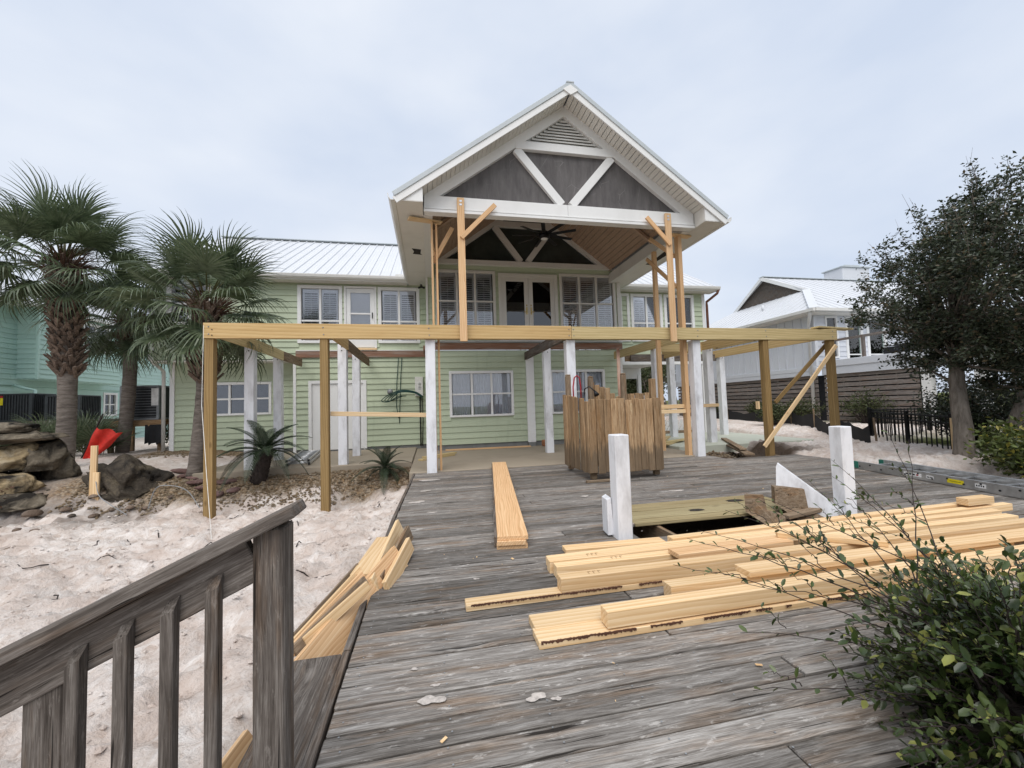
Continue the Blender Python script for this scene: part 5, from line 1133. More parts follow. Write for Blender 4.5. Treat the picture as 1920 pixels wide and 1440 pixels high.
# red netting flag
FL = thing('warning_flag', (-8.75,12.2,.1), 'red netting flag on a tilted dark pole behind the boulder', 'flag')
m = MB(); m.tube([(-8.78,12.3,-.05),(-8.22,12.3,1.34)], .018, 8); m.obj('pole', M['twig'], FL, smooth=True)
V = []; n = 12
for i in range(n+1):
    for j in range(9):
        u = i/n; v = j/8; V.append((-8.33-.30*v+.58*u*(1-.45*v), 12.28-.05*math.sin(u*9+v*3)-.02*math.sin(v*8), 1.0-.85*v-.18*u*(1-v)+.10*u*v-.03*math.sin(u*11)))
mobj('netting', V, [(i*9+j,(i+1)*9+j,(i+1)*9+j+1,i*9+j+1) for i in range(n) for j in range(8)], M['rednet'], FL, smooth=True)

# ================================================================== rocks
def rock_mesh(name, sx, sy, sz, mat, seed, rough=.25, sub=3, flatb=.35, strat=0):
    bm = bmesh.new(); bmesh.ops.create_icosphere(bm, subdivisions=sub, radius=1)
    rq = random.Random(seed*13+1); cuts = [(Vector((rq.gauss(0,1),rq.gauss(0,1),rq.gauss(0,.8))).normalized(), rq.uniform(.58,.9)) for _ in range(16)] if rough > .2 else []
    for v in bm.verts:
        for n_, d_ in cuts:
            e_ = v.co.dot(n_)-d_
            if e_ > 0: v.co -= n_*e_
        if cuts: v.co *= 1.18
    for v in bm.verts:
        p = v.co; n = fbm(np.array([p.x*1.3+seed*7.1+p.z]), np.array([p.y*1.3+seed*3.3-p.z*.7]), 4)[0]-.5
        n2 = fbm(np.array([p.x*4+seed+p.z*3]), np.array([p.y*4-p.z*2.5]), 3)[0]-.5
        n3 = fbm(np.array([p.x*9+seed+p.z*6]), np.array([p.y*9-p.z*7+seed]), 3)[0]-.5; k = 1 + rough*2.4*n + rough*1.3*n2 + rough*.45*n3*(1 if sub > 3 else .3) - rough*.5*abs(n2)*2
        if strat: k *= 1 + .10*math.sin(p.z*9+seed)
        q = p*k; q.z = max(q.z, -flatb); v.co = (q.x*sx, q.y*sy, q.z*sz)
    me = bpy.data.meshes.new(name); bm.to_mesh(me); bm.free(); me.materials.append(mat)
    me.polygons.foreach_set('use_smooth', [True]*len(me.polygons)); return me
def rock(name, loc, s, mat, seed, label, cat, group=None, rough=.25, sub=3, rz_=0, tilt=0, flatb=.35, strat=0):
    o = inst(name, rock_mesh(name, *s, M[mat], seed, rough, sub, flatb, strat), None, Matrix.Translation(loc) @ Matrix.Rotation(rz_,4,'Z') @ Matrix.Rotation(tilt,4,'Y'))
    return tag(o, label, cat, group)
RG = 'limestone rocks heaped by the palm'
rock('rock', (-7.75,9.25,-.10), (.85,.6,.40), 'limed', 1, 'broad grey mossy limestone slab at the foot of the heap', 'rock', RG, .3, 4, strat=1)
rock('rock', (-7.62,9.35,.48), (.50,.42,.42), 'lime', 2, 'tan and black limestone block in the middle of the heap', 'rock', RG, .3, 4, strat=1)
rock('rock', (-7.25,9.45,.42), (.25,.30,.38), 'limed', 3, 'dark knobbly limestone block beside the tan one', 'rock', RG, .35, 4)
rock('rock', (-8.2,9.35,.30), (.42,.42,.40), 'limed', 8, 'dark limestone block on the outer side of the heap', 'rock', RG, .35, 4)
rock('rock', (-7.6,9.4,.91), (.60,.42,.13), 'limed', 4, 'flat dark capstone spanning the heap', 'rock', RG, .22, 4, tilt=-.05, flatb=.8)
rock('rock', (-7.75,9.45,1.09), (.45,.34,.10), 'limed', 5, 'upper flat dark capstone topping the heap', 'rock', RG, .22, 4, tilt=.04, flatb=.8)
rock('rock', (-8.2,9.5,1.02), (.4,.34,.12), 'limed', 6, 'small flat dark stone beside the capstones', 'rock', RG, .22, 3, flatb=.8)
rock('rock', (-7.15,8.8,-.22), (.45,.32,.2), 'limed', 9, 'low grey limestone lump at the sand edge of the heap', 'rock', RG, .3, 4)
rock('rock', (-5.78,9.2,-.04), (.60,.46,.44), 'boulder', 11, 'large black and brown boulder beside the pine stake', 'rock', None, .28, 5, flatb=.5)
rock('rock', (-5.55,8.88,-.2), (.36,.2,.2), 'boulder', 12, 'tan ledge of rock low against the black boulder', 'rock', None, .3, 4)
rock('rock', (-7.45,9.75,.25), (.6,.35,.55), 'limed', 14, 'dark limestone block filling the back of the heap', 'rock', RG, .3, 4)
rock('rock', (-7.35,9.0,.05), (.45,.3,.25), 'lime', 15, 'small tan limestone wedge under the tan block', 'rock', RG, .3, 4)
rock('rock', (-6.5,9.15,-.2), (.3,.2,.1), 'limed', 13, 'thin dark stone slab between heap and boulder', 'rock', RG, .25, 3, flatb=.8)
ST_ = [(-6.55,8.35,.20),(-6.2,8.5,.13),(-6.95,8.15,.2),(-7.35,8.05,.16),(-6.75,8.0,.12),(-7.7,8.0,.24),(-6.0,8.35,.10),(-5.75,8.45,.13),(-5.5,8.45,.1),(-5.25,8.5,.12),(-5.95,8.75,.15),(-5.05,8.55,.12),(-6.35,7.85,.10),(-7.1,7.7,.12),(-5.75,7.05,.17),(-6.05,7.75,.09),(-7.5,7.4,.2),(-4.75,8.75,.11)]
labs = 'river stone lying where the rock heap meets the sand'
for i, (x, y, r) in enumerate((a, b, c*.62) for a, b, c in ST_):
    rock('stone', (x, y, gz(x,y)+r*.25), (r, r*random.uniform(.6,.85), r*random.uniform(.45,.65)), 'stone', 20+i, 'smooth brown '+labs, 'stone', 'river stones along the sand edge', .12, 3, random.uniform(0,3))
for i, (x, y, r) in enumerate([(-4.55,9.25,.22),(-4.3,8.95,.2),(-4.05,9.2,.24),(-3.75,8.85,.16),(-4.75,9.55,.22),(-4.45,9.6,.2),(-5.0,9.75,.2),(-3.95,8.7,.14),(-5.3,10.2,.24),(-4.9,10.4,.2)]):
    rock('flagstone', (x, y, gz(x,y)+.04), (r, r*.7, .05), 'flag', 50+i, 'reddish broken flagstone in the gravel bed', 'stone', 'flagstones near the corner post', .15, 2, random.uniform(0,3), random.uniform(-.2,.2), .9)
# gravel: uncountable pebbles, one mass
def oct_(r): 
    s = [random.uniform(.6,1.2)*r for _ in range(3)]
    return [(s[0],0,0),(-s[0]*.9,0,0),(0,s[1],0),(0,-s[1],0),(0,0,s[2]*.7),(s[0]*.3,s[1]*.2,-s[2]*.7)], [(0,2,4),(2,1,4),(1,3,4),(3,0,4),(2,0,5),(1,2,5),(3,1,5),(0,3,5)]
m = MB(); n = 0
while n < 5200:
    if random.random() < .8: x = random.uniform(-6.4,-.15); y = random.uniform(8.35,9.45)
    elif random.random() < .5: x = random.uniform(-7.4,-3.9); y = random.uniform(11.8,13.3)
    else: x = random.uniform(6.05,7.2); y = random.uniform(8.2,9.1)
    if y < 8.9 and x < 0 and fbm(np.array([x*2.0]),np.array([y*2.0]),3)[0] < .40+ (8.9-y)*.35: continue
    V, Fc = oct_(random.choice((.014,.018,.022,.03,.04)))
    m.add(V, Fc, Matrix.Translation((x,y,gz(x,y)+.008)) @ Matrix.Rotation(random.uniform(0,6),4,'Z')); n += 1
tag(m.obj('gravel', M['peb'], None), 'tan pebble gravel bed between slab and sand', 'gravel', kind='stuff')
# clods and crumbs on the sand: one mass
m = MB()
for _ in range(2600):
    x = random.uniform(-6.5,-.6); y = random.uniform(1.6,8.4); V, Fc = oct_(random.choice((.008,.01,.014,.02,.03)))
    m.add(V, Fc, Matrix.Translation((x,y,gz(x,y)+.004)) @ Matrix.Rotation(random.uniform(0,6),4,'Z'))
tag(m.obj('sand_crumbs', M['sand'], None), 'loose crumbs of pale sand scattered over the dug ground', 'sand', kind='stuff')
for i in range(22):
    x = random.uniform(-4.8,-.7); y = random.uniform(3.6,8.3); a = random.uniform(0,6.3); pts = []
    for k in range(6):
        pts.append((x,y,gz(x,y)+.012+.02*math.sin(k*1.2)*random.random())); a += random.uniform(-.7,.7); x += .07*math.cos(a); y += .07*math.sin(a)
    mm = MB(); mm.tube(pts, [.007,.007,.006,.005,.004,.002], 5); tag(mm.obj('root', M['twig'], None), 'thin dark root lying on the disturbed sand', 'root', 'dug-up roots on the sand')

# ================================================================== palms
def frond_mesh(name, pet, bl, nseg, droop, seed, fan=118, leaf='palm'):
    rr = random.Random(seed); V = []; Fc = []; I = []
    def strip(P, Wd, side, mi):
        o = len(V)
        for p, w_ in zip(P, Wd): V.append(tuple(p-side*w_)); V.append(tuple(p+side*w_))
        for i in range(len(P)-1): Fc.append((o+2*i,o+2*i+1,o+2*i+3,o+2*i+2)); I.append(mi)
    pts = [Vector((pet*t, 0, -.10*pet*t*t)) for t in (0,.35,.7,1)]
    strip(pts, (.028,.018,.013,.011), Vector((0,1,0)), 1); strip(pts, (.016,.012,.010,.008), Vector((0,0,1)), 1)
    P0 = pts[-1]
    for i in range(nseg):
        u = i/(nseg-1)*2-1; a = rad(fan*u + rr.uniform(-2,2)); Ls = bl*(1-.30*abs(u)**1.5)*rr.uniform(.88,1.06)
        st = P0 + Vector((.16*bl*(1-abs(u)),0,-.02)); d = Vector((math.cos(a), math.sin(a), .10-.05*abs(u))); sd_ = Vector((-math.sin(a), math.cos(a), .35*(1 if i%2 else -1))).normalized()
        dr = droop*rr.uniform(.6,1.5); P = []; pos = st.copy(); dv = d.normalized(); N = 7
        for k in range(N):
            P.append(pos.copy()); t = (k+1)/(N-1)
            g = dr*(max(0,t-.42)*2.3)**1.5; dv2 = (dv + Vector((rr.uniform(-.03,.03),rr.uniform(-.03,.03),-g))).normalized(); pos = pos + dv2*(Ls/(N-1))
        w0 = bl*.017; strip(P, (w0*.35, w0*.9, w0*1.1, w0*.9, w0*.6, w0*.35, w0*.06), sd_, 0)
    me = bpy.data.meshes.new(name); me.from_pydata(V, [], Fc); me.materials.append(M[leaf]); me.materials.append(M['petiole'] if leaf == 'palm' else M['palmdry']); me.polygons.foreach_set('material_index', I); me.update(); return me
FRM = [frond_mesh('frond', p, .98, 44, d, 100+k) for k, (p, d) in enumerate(((.62,.5),(.8,.9),(.85,1.3),(.8,1.8)))]
FDRY = frond_mesh('dry_frond', .5, .7, 22, 1.8, 140, 90, 'palmdry')
def boot_mesh():
    m = MB()
    for s in (-1,1): m.add([(.01,s*.04-s*.03,0),(.01,-s*.06,.03),(.10,s*.20,.29),(.14,s*.155,.33),(-.03,s*.04-s*.03,0),(-.03,-s*.06,.03),(.06,s*.20,.30),(.10,s*.155,.34)], [(0,1,3,2),(5,4,6,7),(0,2,6,4),(1,5,7,3),(2,3,7,6),(0,4,5,1)])
    me = bpy.data.meshes.new('leaf_base'); me.from_pydata(m.V, [], m.F); me.materials.append(M['boot']); me.update(); return me
BOOT = boot_mesh(); BOOTD = BOOT.copy(); BOOTD.materials[0] = M['twig']
def palm(name, base, top, r0, r1, zb, label, nf, fs, seed, boots, bscale=1.0, spread=(82,-38), bulge=1.35):
    rr = random.Random(seed); base = Vector(base); top = Vector(top); t = thing(name, base, label, 'palm tree', 'cabbage palms'); H = top.z-base.z
    axis_ = lambda u: base.lerp(top, u) + Vector((.05*math.sin(u*3), .03*math.sin(u*4), 0))
    ub = (zb-base.z)/H; us = [i/22 for i in range(23)]; pts = [axis_(u) for u in us]; rs = [(r0*(1.12 if u < .04 else 1)*(1+.03*math.sin(u*60)) if u < ub else r1*(1+(bulge-1)*math.sin(min(1,(u-ub)/(1-ub))*math.pi*.8))*.82) for u in us]
    V, Fc = tube(pts, rs, 18); T = mobj('trunk', local(V, base), Fc, M['trunk'], t, Matrix.Translation(base), smooth=True)
    n = boots
    for i in range(n):                                        # persistent leaf bases, in a spiral
        u = ub + (1-ub)*(i+.5)/n*1.0; a = i*2.39996+rr.uniform(-.1,.1); p = axis_(min(u,1)); f = (u-ub)/(1-ub); r = r1*(1+(bulge-1)*math.sin(min(1,f)*math.pi*.8))*.82
        sc = bscale*rr.uniform(.85,1.15)
        Mx = Matrix.Translation(p + Vector((math.cos(a)*r*.95, math.sin(a)*r*.95, -.12))) @ Matrix.Rotation(a,4,'Z') @ Matrix.Rotation(rr.uniform(-.1,.25),4,'Y') @ Matrix.Scale(sc,4)
        inst('leaf_base', BOOT, T, Mx)
    C = thing_part('crown', t, top)
    for i in range(nf):
        f = (i+.5)/nf; el = rad(spread[0] + (spread[1]-spread[0])*f**.9) + rr.uniform(-.12,.12); a = i*2.39996+rr.uniform(-.25,.25)
        me = FRM[min(3, int(f*4+rr.uniform(-.6,.9)))] if f*4 < 4 else FRM[3]
        if f*4+rr.uniform(-.6,.9) < 0: me = FRM[0]
        Mx = Matrix.Translation(top + Vector((math.cos(a)*.08, math.sin(a)*.08, .25*(1-f)-.05))) @ Matrix.Rotation(a,4,'Z') @ Matrix.Rotation(-el,4,'Y') @ Matrix.Rotation(rr.uniform(-.45,.45),4,'X') @ Matrix.Scale(fs*rr.uniform(.86,1.1),4)
        inst('frond', me, C, Mx)
    for i in range(5):
        a = rr.uniform(0,6.3); Mx = Matrix.Translation(top+Vector((0,0,-.15))) @ Matrix.Rotation(a,4,'Z') @ Matrix.Rotation(rad(35+rr.uniform(0,35)),4,'Y') @ Matrix.Scale(fs*.62,4); inst('dry_frond', FDRY, C, Mx)
    # fibre and old stalks round the bud
    m = MB()
    for k in range(120):
        a = rr.uniform(0,6.3); e = rr.uniform(.1,1.2); d = Vector((math.cos(a)*math.cos(e), math.sin(a)*math.cos(e), math.sin(e))); q = d*(r1*1.1); m.tube([q+Vector((0,0,-.25)), q+d*.22*fs+Vector((0,0,-.15)), q+d*rr.uniform(.3,.55)*fs+Vector((0,0,-.12))], [.012,.008,.003], 4, cap=False)
    mobj('fibre', m.V, m.F, M['palmdry'], C, Matrix.Translation(top))
    return t
def thing_part(name, parent, loc):
    o = bpy.data.objects.new(name, None); o.empty_display_size = .05; return link(o, parent, Matrix.Translation(loc))
palm('palm_tree', (-8.0,10.9,-.1), (-8.1,10.9,4.75), .16, .20, 2.25, 'tall cabbage palm with thick criss-cross boots behind the rock heap', 40, 1.1, 3, 150, .82, (80,-48), 1.1)
palm('palm_tree', (-4.80,9.6,-.05), (-4.55,9.5,3.5), .135, .17, 1.95, 'cabbage palm standing beside the brown corner post', 38, .98, 5, 90, .85, (78,-52), 1.1)
palm('palm_tree', (-8.45,13.3,.0), (-8.25,13.3,4.0), .155, .18, 3.1, 'smaller cabbage palm between the teal and green houses', 36, 1.02, 9, 46, .85, (66,-55), 1.4)
# saw palmettos: fans on short stalks
for i, (x, y, s, nf, lab) in enumerate([(-9.9,13.0,.75,9,'low fan palm clump with grey-green leaves by the teal house'),(-9.0,12.9,.8,9,'low fan palm clump beside the smaller palm trunk'),(-12.2,13.5,.9,8,'low fan palm clump below the stickered condenser')]):
    t = thing('fan_palm', (x,y,gz(x,y)), lab, 'fan palm', 'low fan palms'); rr = random.Random(40+i)
    for k in range(nf):
        a = k*2.4+rr.uniform(-.3,.3); el = rad(rr.uniform(25,80)); inst('frond', FRM[rr.randint(0,1)], t, Matrix.Translation((x,y,gz(x,y))) @ Matrix.Rotation(a,4,'Z') @ Matrix.Rotation(-el,4,'Y') @ Matrix.Rotation(rr.uniform(-.3,.3),4,'X') @ Matrix.Scale(s,4))
# ------------------------------------------------------------------ cycads
def cyc_frond(seed, Lf, curve):
    rr = random.Random(seed); V = []; Fc = []; N = 44
    def P(t): return Vector((Lf*t*(1-.10*t), 0, Lf*(.30*t - curve*t*t)))
    pts = [P(t/8) for t in range(9)]; tv, tf = tube(pts, [.010*(1-.8*t/8) for t in range(9)], 5, False); V += [tuple(v) for v in tv]; Fc += tf
    for i in range(N):
        t = .12+.88*i/(N-1); p = P(t); l = .17*math.sin(math.pi*min(1,.18+.80*t))**.7*rr.uniform(.9,1.1)*Lf
        tg = (P(min(1,t+.02))-P(t-.02)).normalized()
        for s in (-1,1):
            d = (Vector((0,s,0))*.88 + tg*.5 + Vector((0,0,.22))).normalized(); w_ = tg*.0052*Lf/.8; o = len(V); q = p+d*l*.6+Vector((0,0,.01)); e = p+d*l+Vector((0,0,-.02))
            V += [tuple(p-w_),tuple(p+w_),tuple(q+w_*1.1),tuple(q-w_*1.1),tuple(e)]; Fc += [(o,o+1,o+2,o+3),(o+3,o+2,o+4)]
    me = bpy.data.meshes.new('frond'); me.from_pydata(V, [], Fc); me.materials.append(M['cycad']); me.update(); return me
CY = [cyc_frond(k, .95, c) for k, c in enumerate((.42,.62,.85))]
def cycad(base, h, r, lean, nf, label, s, els):
    base = Vector(base); rr = random.Random(int(abs(base.x)*100)); t = thing('sago_palm', base, label, 'sago palm', 'sago palms'); top = base+Vector((lean,0,h))
    V, Fc = tube([base+(top-base)*u for u in (0,.1,.3,.5,.7,.9,1)], [r*k for k in (.9,1,1.05,1,1.02,.95,.5)], 14); T = mobj('trunk', local(V,base), Fc, M['twig'], t, Matrix.Translation(base), smooth=True)
    if h > .2:
        for i in range(70):
            u = (i+.5)/70; a = i*2.4; p = base+(top-base)*u; inst('leaf_base', BOOTD, T, Matrix.Translation(p+Vector((math.cos(a)*r*.95,math.sin(a)*r*.95,-.02))) @ Matrix.Rotation(a,4,'Z') @ Matrix.Scale(.28,4))
    for i in range(nf):
        f = (i+.5)/nf; a = i*2.39996+rr.uniform(-.2,.2); el = rad(els[0]+(els[1]-els[0])*f+rr.uniform(-8,8)); inst('frond', CY[min(2,int(f*3))], t, Matrix.Translation(top) @ Matrix.Rotation(a,4,'Z') @ Matrix.Rotation(-el,4,'Y') @ Matrix.Scale(s*rr.uniform(.85,1.1),4)) if True else None
cycad((-3.42,9.1,-.17), .62, .135, .13, 22, 'sago palm with a dark stubby trunk beside the brown corner post', .98, (52,-6))
cycad((-.95,8.95,-.12), .12, .12, 0, 20, 'low drooping sago palm at the edge of the concrete patio', .72, (70,-25))

# ================================================================== broadleaf trees and shrubs
def leaf_cloud(pts, n, size, spread, seed, up=.3, shape=(1,.5), droop=0):
    """n small folded leaves scattered round the twig points"""
    rg = np.random.default_rng(seed); pts = np.array(pts); c = pts[rg.integers(0,len(pts),n)] + rg.normal(0,spread,(n,3))
    d = rg.normal(0,1,(n,3)); d[:,2] = d[:,2]*.6+up-droop; d /= np.linalg.norm(d,axis=1)[:,None]
    s = rg.normal(0,1,(n,3)); s -= d*(s*d).sum(1)[:,None]; s /= np.linalg.norm(s,axis=1)[:,None]; nn = np.cross(d,s)
    l = size*rg.uniform(.6,1.25,n)[:,None]; w_ = l*shape[1]*.5
    b = c; mid = c+d*l*.55; tip = c+d*l-nn*l*.08; L_ = mid+s*w_+nn*w_*.35; R2_ = mid-s*w_+nn*w_*.35
    V = np.stack([b,L_,tip,R2_],1).reshape(-1,3); k = np.arange(n)*4
    F1 = np.stack([k,k+1,k+2],1); F2 = np.stack([k,k+2,k+3],1); return V, np.concatenate([F1,F2],1).reshape(-1,3)
def np_mesh(name, V, Fc, mat, parent, M_=None, kind=None):
    me = bpy.data.meshes.new(name); me.vertices.add(len(V)); me.vertices.foreach_set('co', V.astype(np.float32).ravel()); me.loops.add(Fc.size); me.loops.foreach_set('vertex_index', Fc.astype(np.int32).ravel())
    me.polygons.add(len(Fc)); me.polygons.foreach_set('loop_start', np.arange(0,Fc.size,3,dtype=np.int32)); me.update(calc_edges=True); me.materials.append(mat)
    o = link(bpy.data.objects.new(name, me), parent, M_ or Matrix()); 
    if kind: o['kind'] = kind
    return o
def grow(m, p, d, r, l, depth, rr, tips, gr=.12, split=3, shrink=.72, bend=.35, minr=.004):
    pts = [Vector(p)]; dv = Vector(d).normalized(); N = 4
    for k in range(N):
        dv = (dv + Vector((rr.uniform(-bend,bend),rr.uniform(-bend,bend),rr.uniform(-bend,bend)+gr))*.35).normalized(); pts.append(pts[-1]+dv*l/N)
    m.tube(pts, [max(minr,r*(1-.35*k/N)) for k in range(N+1)], 8 if r > .04 else 5, cap=False)
    if depth <= 2: tips += [tuple(q) for q in pts[1:]]
    if depth == 0: return
    for s in range(split + (1 if rr.random() < .4 else 0)):
        q = pts[-1] if s < 2 else pts[rr.randint(2,N)]
        a = Vector((rr.gauss(0,1),rr.gauss(0,1),rr.gauss(0,1)+.25)).normalized(); grow(m, q, (dv*.8+a*.8).normalized(), r*.62, l*shrink*rr.uniform(.8,1.15), depth-1, rr, tips, gr, split, shrink, bend, minr)
def tree(name, base, stems, label, cat, nleaf, size, spread, mat, seed, depth=4, shape=(1,.5), bark_='bark', group=None):
    rr = random.Random(seed); t = thing(name, base, label, cat, group); tips = []
    m = MB()
    for (off, d, r, l) in stems: grow(m, Vector(base)+Vector(off), d, r, l, depth, rr, tips)
    mobj('trunk', local(m.V,base), m.F, M[bark_], t, Matrix.Translation(base), smooth=True)
    V, Fc = leaf_cloud(tips, nleaf, size, spread, seed, shape=shape); np_mesh('crown', V-np.array(base), Fc, M[mat], t, Matrix.Translation(base)); return t, tips
def clump_tree(name, base, stems, cen, R, ncl, nleaf, size, mat, seed, label, lowcut, bark_='bark', group=None, twigs=40):
    """trunks, limbs to every leaf clump, and a ragged crown of leaf clumps with gaps between them"""
    rr = random.Random(seed); base = Vector(base); cen = Vector(cen); t = thing(name, base, label, 'tree', group); m = MB(); forks = []
    for off, d, r, l in stems:
        p = base+Vector(off); dv = Vector(d).normalized(); pts = [p]
        for k in range(6): dv = (dv+Vector((rr.uniform(-.12,.12),rr.uniform(-.12,.12),.05))).normalized(); pts.append(pts[-1]+dv*l/6)
        m.tube(pts, [r*(1.25 if k == 0 else 1-.07*k) for k in range(7)], 10, cap=False); forks += [(q, r*.55) for q in pts[4:]]
    cl = []
    while len(cl) < ncl:
        v = Vector((rr.uniform(-1,1),rr.uniform(-1,1),rr.uniform(-1,1)))
        if .35 < v.length < 1: 
            kx = 1 if v.z > -.05 else .72; q = cen+Vector((v.x*R[0]*kx+(0 if v.z > -.05 else .25*R[0]*(-v.z)),v.y*R[1]*kx,v.z*R[2]*(1 if v.z > 0 else lowcut))); q.z += .25*R[2]*(fbm(np.array([q.x*.9]),np.array([q.y*.9]),2)[0]-.5); cl.append(q)
    tips = []
    for q in cl:
        f, r = min(forks, key=lambda u: (u[0]-q).length+rr.uniform(0,.6)); c = (f+q)/2+Vector((rr.uniform(-.2,.2),rr.uniform(-.2,.2),rr.uniform(-.1,.35)))
        P = [f*(1-u)**2+c*2*u*(1-u)+q*u*u for u in (0,.25,.5,.75,1)]; m.tube(P, [r*.38,r*.28,r*.2,.012,.005], 5, cap=False); tips += [tuple(P[3]),tuple(q)]*2
        for b in range(5):
            e = q+Vector((rr.gauss(0,.26),rr.gauss(0,.26),rr.gauss(.06,.22))); m.tube([q,(q+e)/2+Vector((0,0,.03)),e], [.006,.004,.002], 4, cap=False); tips += [tuple(q.lerp(e,u)) for u in (.5,.8,1)]
    for b in range(twigs):                                    # bare shoots that stick out of the crown
        q = rr.choice(cl); d = (q-cen).normalized()*.5+Vector((0,0,.5)); dl = rr.uniform(.5,1.15); P = [q+d*u*dl+Vector((rr.uniform(-.03,.03),rr.uniform(-.03,.03),0)) for u in (0,.35,.7,1)]; m.tube(P, [.007,.005,.003,.0015], 4, cap=False); tips += [tuple(P[0].lerp(P[2],w)) for w in (.3,.6,.9)]
    mobj('trunk', local(m.V,base), m.F, M[bark_], t, Matrix.Translation(base), smooth=True)
    V, Fc = leaf_cloud(tips, nleaf, size, .055, seed, shape=(1,.5)); np_mesh('crown', V-np.array(base), Fc, M[mat], t, Matrix.Translation(base)); return t
clump_tree('holly_tree', (9.1,5.45,-.15), [((0,0,0),(.16,-.02,1),.15,2.3),((.62,-.15,0),(.18,0,1),.135,2.2),((.95,-.45,0),(.22,-.05,1),.13,2.2)], (9.95,5.25,2.55), (2.3,2.0,2.45), 225, 85000, .068, 'tree', 21, 'dark dense holly tree with grey trunks beside the ladder', .55, twigs=150)
def shrub(base, rx, ry, h, n, nleaf, size, mat, seed, label, cat='shrub', group=None, spread=.09):
    rr = random.Random(seed); base = Vector(base); t = thing('shrub', base, label, cat, group); m = MB(); tips = []
    for i in range(n):
        a = rr.uniform(0,6.3); k = math.sqrt(rr.random()); e = Vector((math.cos(a)*rx*k, math.sin(a)*ry*k, h*rr.uniform(.55,1.05)*(1-.35*k))); pts = [base+Vector((e.x*.15,e.y*.15,0)), base+Vector((e.x*.5,e.y*.5,e.z*.55)), base+e]
        m.tube(pts, [.012,.007,.003], 4, cap=False); tips += [tuple(pts[1].lerp(pts[2], u)) for u in (.0,.3,.6,.85,1)]
    mobj('stems', local(m.V,base), m.F, M['twig'], t, Matrix.Translation(base)); V, Fc = leaf_cloud(tips, nleaf, size, spread, seed); np_mesh('foliage', V-np.array(base), Fc, M[mat], t, Matrix.Translation(base), 'stuff'); return t
shrub((8.55,4.35,-.1), .7, .55, .95, 70, 3400, .085, 'shrub', 31, 'yellow-green leafy shrub beside the ladder under the dark tree')
shrub((9.6,3.6,-.1), .9, .9, 1.5, 80, 4200, .085, 'shrub', 32, 'taller yellow-green shrub beyond the ladder end')
for i, (x, y, s, h, lab) in enumerate([(12.2,12.6,.5,.9,'weedy shrub growing against the slatted base by the silt fence'),(13.6,12.8,.6,1.1,'weedy shrub before the slats near the house corner'),(14.4,15.6,.5,1.0,'weedy shrub against the long slatted side'),(14.6,19.0,.6,1.0,'weedy shrub at the far end of the slatted side'),(15.0,11.6,.8,1.2,'leafy weed clump below the balcony'),(17.2,11.0,.9,1.3,'leafy weed clump behind the black fence')]):
    shrub((x,y,gz(x,y)), s, s, h, 40, 1500, .09, 'far', 60+i, lab, group='weeds along the slatted base')
for i, (x, y, s, h, lab) in enumerate([(-10.6,14.5,.8,.9,'green shrub before the teal house wall'),(-8.6,16.5,.7,2.5,'tall leafy shrub behind the timber stand'),(-12.6,12.8,.8,.8,'dark low shrub under the condenser stand'),(-7.9,15.2,.5,.8,'small shrub in the shade behind the timber stand')]):
    shrub((x,y,gz(x,y)), s, s, h, 50, 1800, .10, 'far', 80+i, lab, group='shrubs between the houses')
shrub((12.0,7.0,-.1), 1.1, .8, 1.9, 90, 5200, .08, 'tree', 33, 'dark leafy undergrowth behind the holly trunks')
shrub((12.2,5.9,-.1), 1.1, .9, 2.0, 90, 5200, .08, 'tree', 34, 'dark leafy thicket beyond the holly by the black fence')
shrub((-7.6,8.45,-.3), .55, .3, .42, 60, 700, .05, 'palmdry', 90, 'reddish-brown dry shrub at the foot of the rock heap', spread=.12)
# far trees
for i, (x, y, h, lab) in enumerate([(6.2,22.5,3.2,'dense dark hedge bush behind the white board fence, nearest the house'),(8.6,22.8,3.4,'dense dark hedge bush behind the middle of the white board fence'),(11,23.2,3.2,'dense dark hedge bush behind the far end of the white board fence'),(13.2,24.5,3.6,'tall hedge bush between carport and raised house')]):
    shrub((x,y,0), 1.6, 1.2, h, 120, 4200, .2, 'far', 400+i, lab, group='hedge bushes beyond the carport', spread=.3)
for i, (x, y, h, lab) in enumerate([(16.5,29,5.8,'round olive-green tree rising behind the pale grey house roof'),(20.5,31,6.3,'broad olive-green tree behind the roof slope'),(8.5,25,4.6,'dark green tree seen through the carport'),(11.6,24,4.4,'dark green tree beyond the white board fence'),(5.5,26,4.8,'dark green tree deep behind the carport'),(14,33,6.0,'pale olive tree behind the carport wing')]):
    tree('tree', (x,y,0), [((0,0,0),(0,0,1),.2,h*.36),((.5,.3,0),(.3,.1,1),.16,h*.34),((-.6,.2,0),(-.35,.1,1),.15,h*.33)], lab, 'tree', 7000, .22, .38, 'far', 200+i, 4, group='trees beyond the houses')
for i, (x, y, h, lab) in enumerate([(24,9.5,5.0,'dark tree behind the black fence, nearest the holly'),(30,12,6,'dark tree far behind the holly trunks'),(22,5.5,4.6,'dark tree beyond the shrubs'),(27,2.5,5,'dark tree past the yellow-green shrubs'),(36,7,6,'far dark tree on the lawn')]):
    tree('tree', (x,y,-.2), [((0,0,0),(0,0,1),.2,h*.3),((.5,.3,0),(.4,.1,1),.16,h*.28),((-.6,.2,0),(-.45,.1,1),.15,h*.28)], lab, 'tree', 5000, .26, .42, 'tree', 300+i, 4, group='dark trees on the lawn')

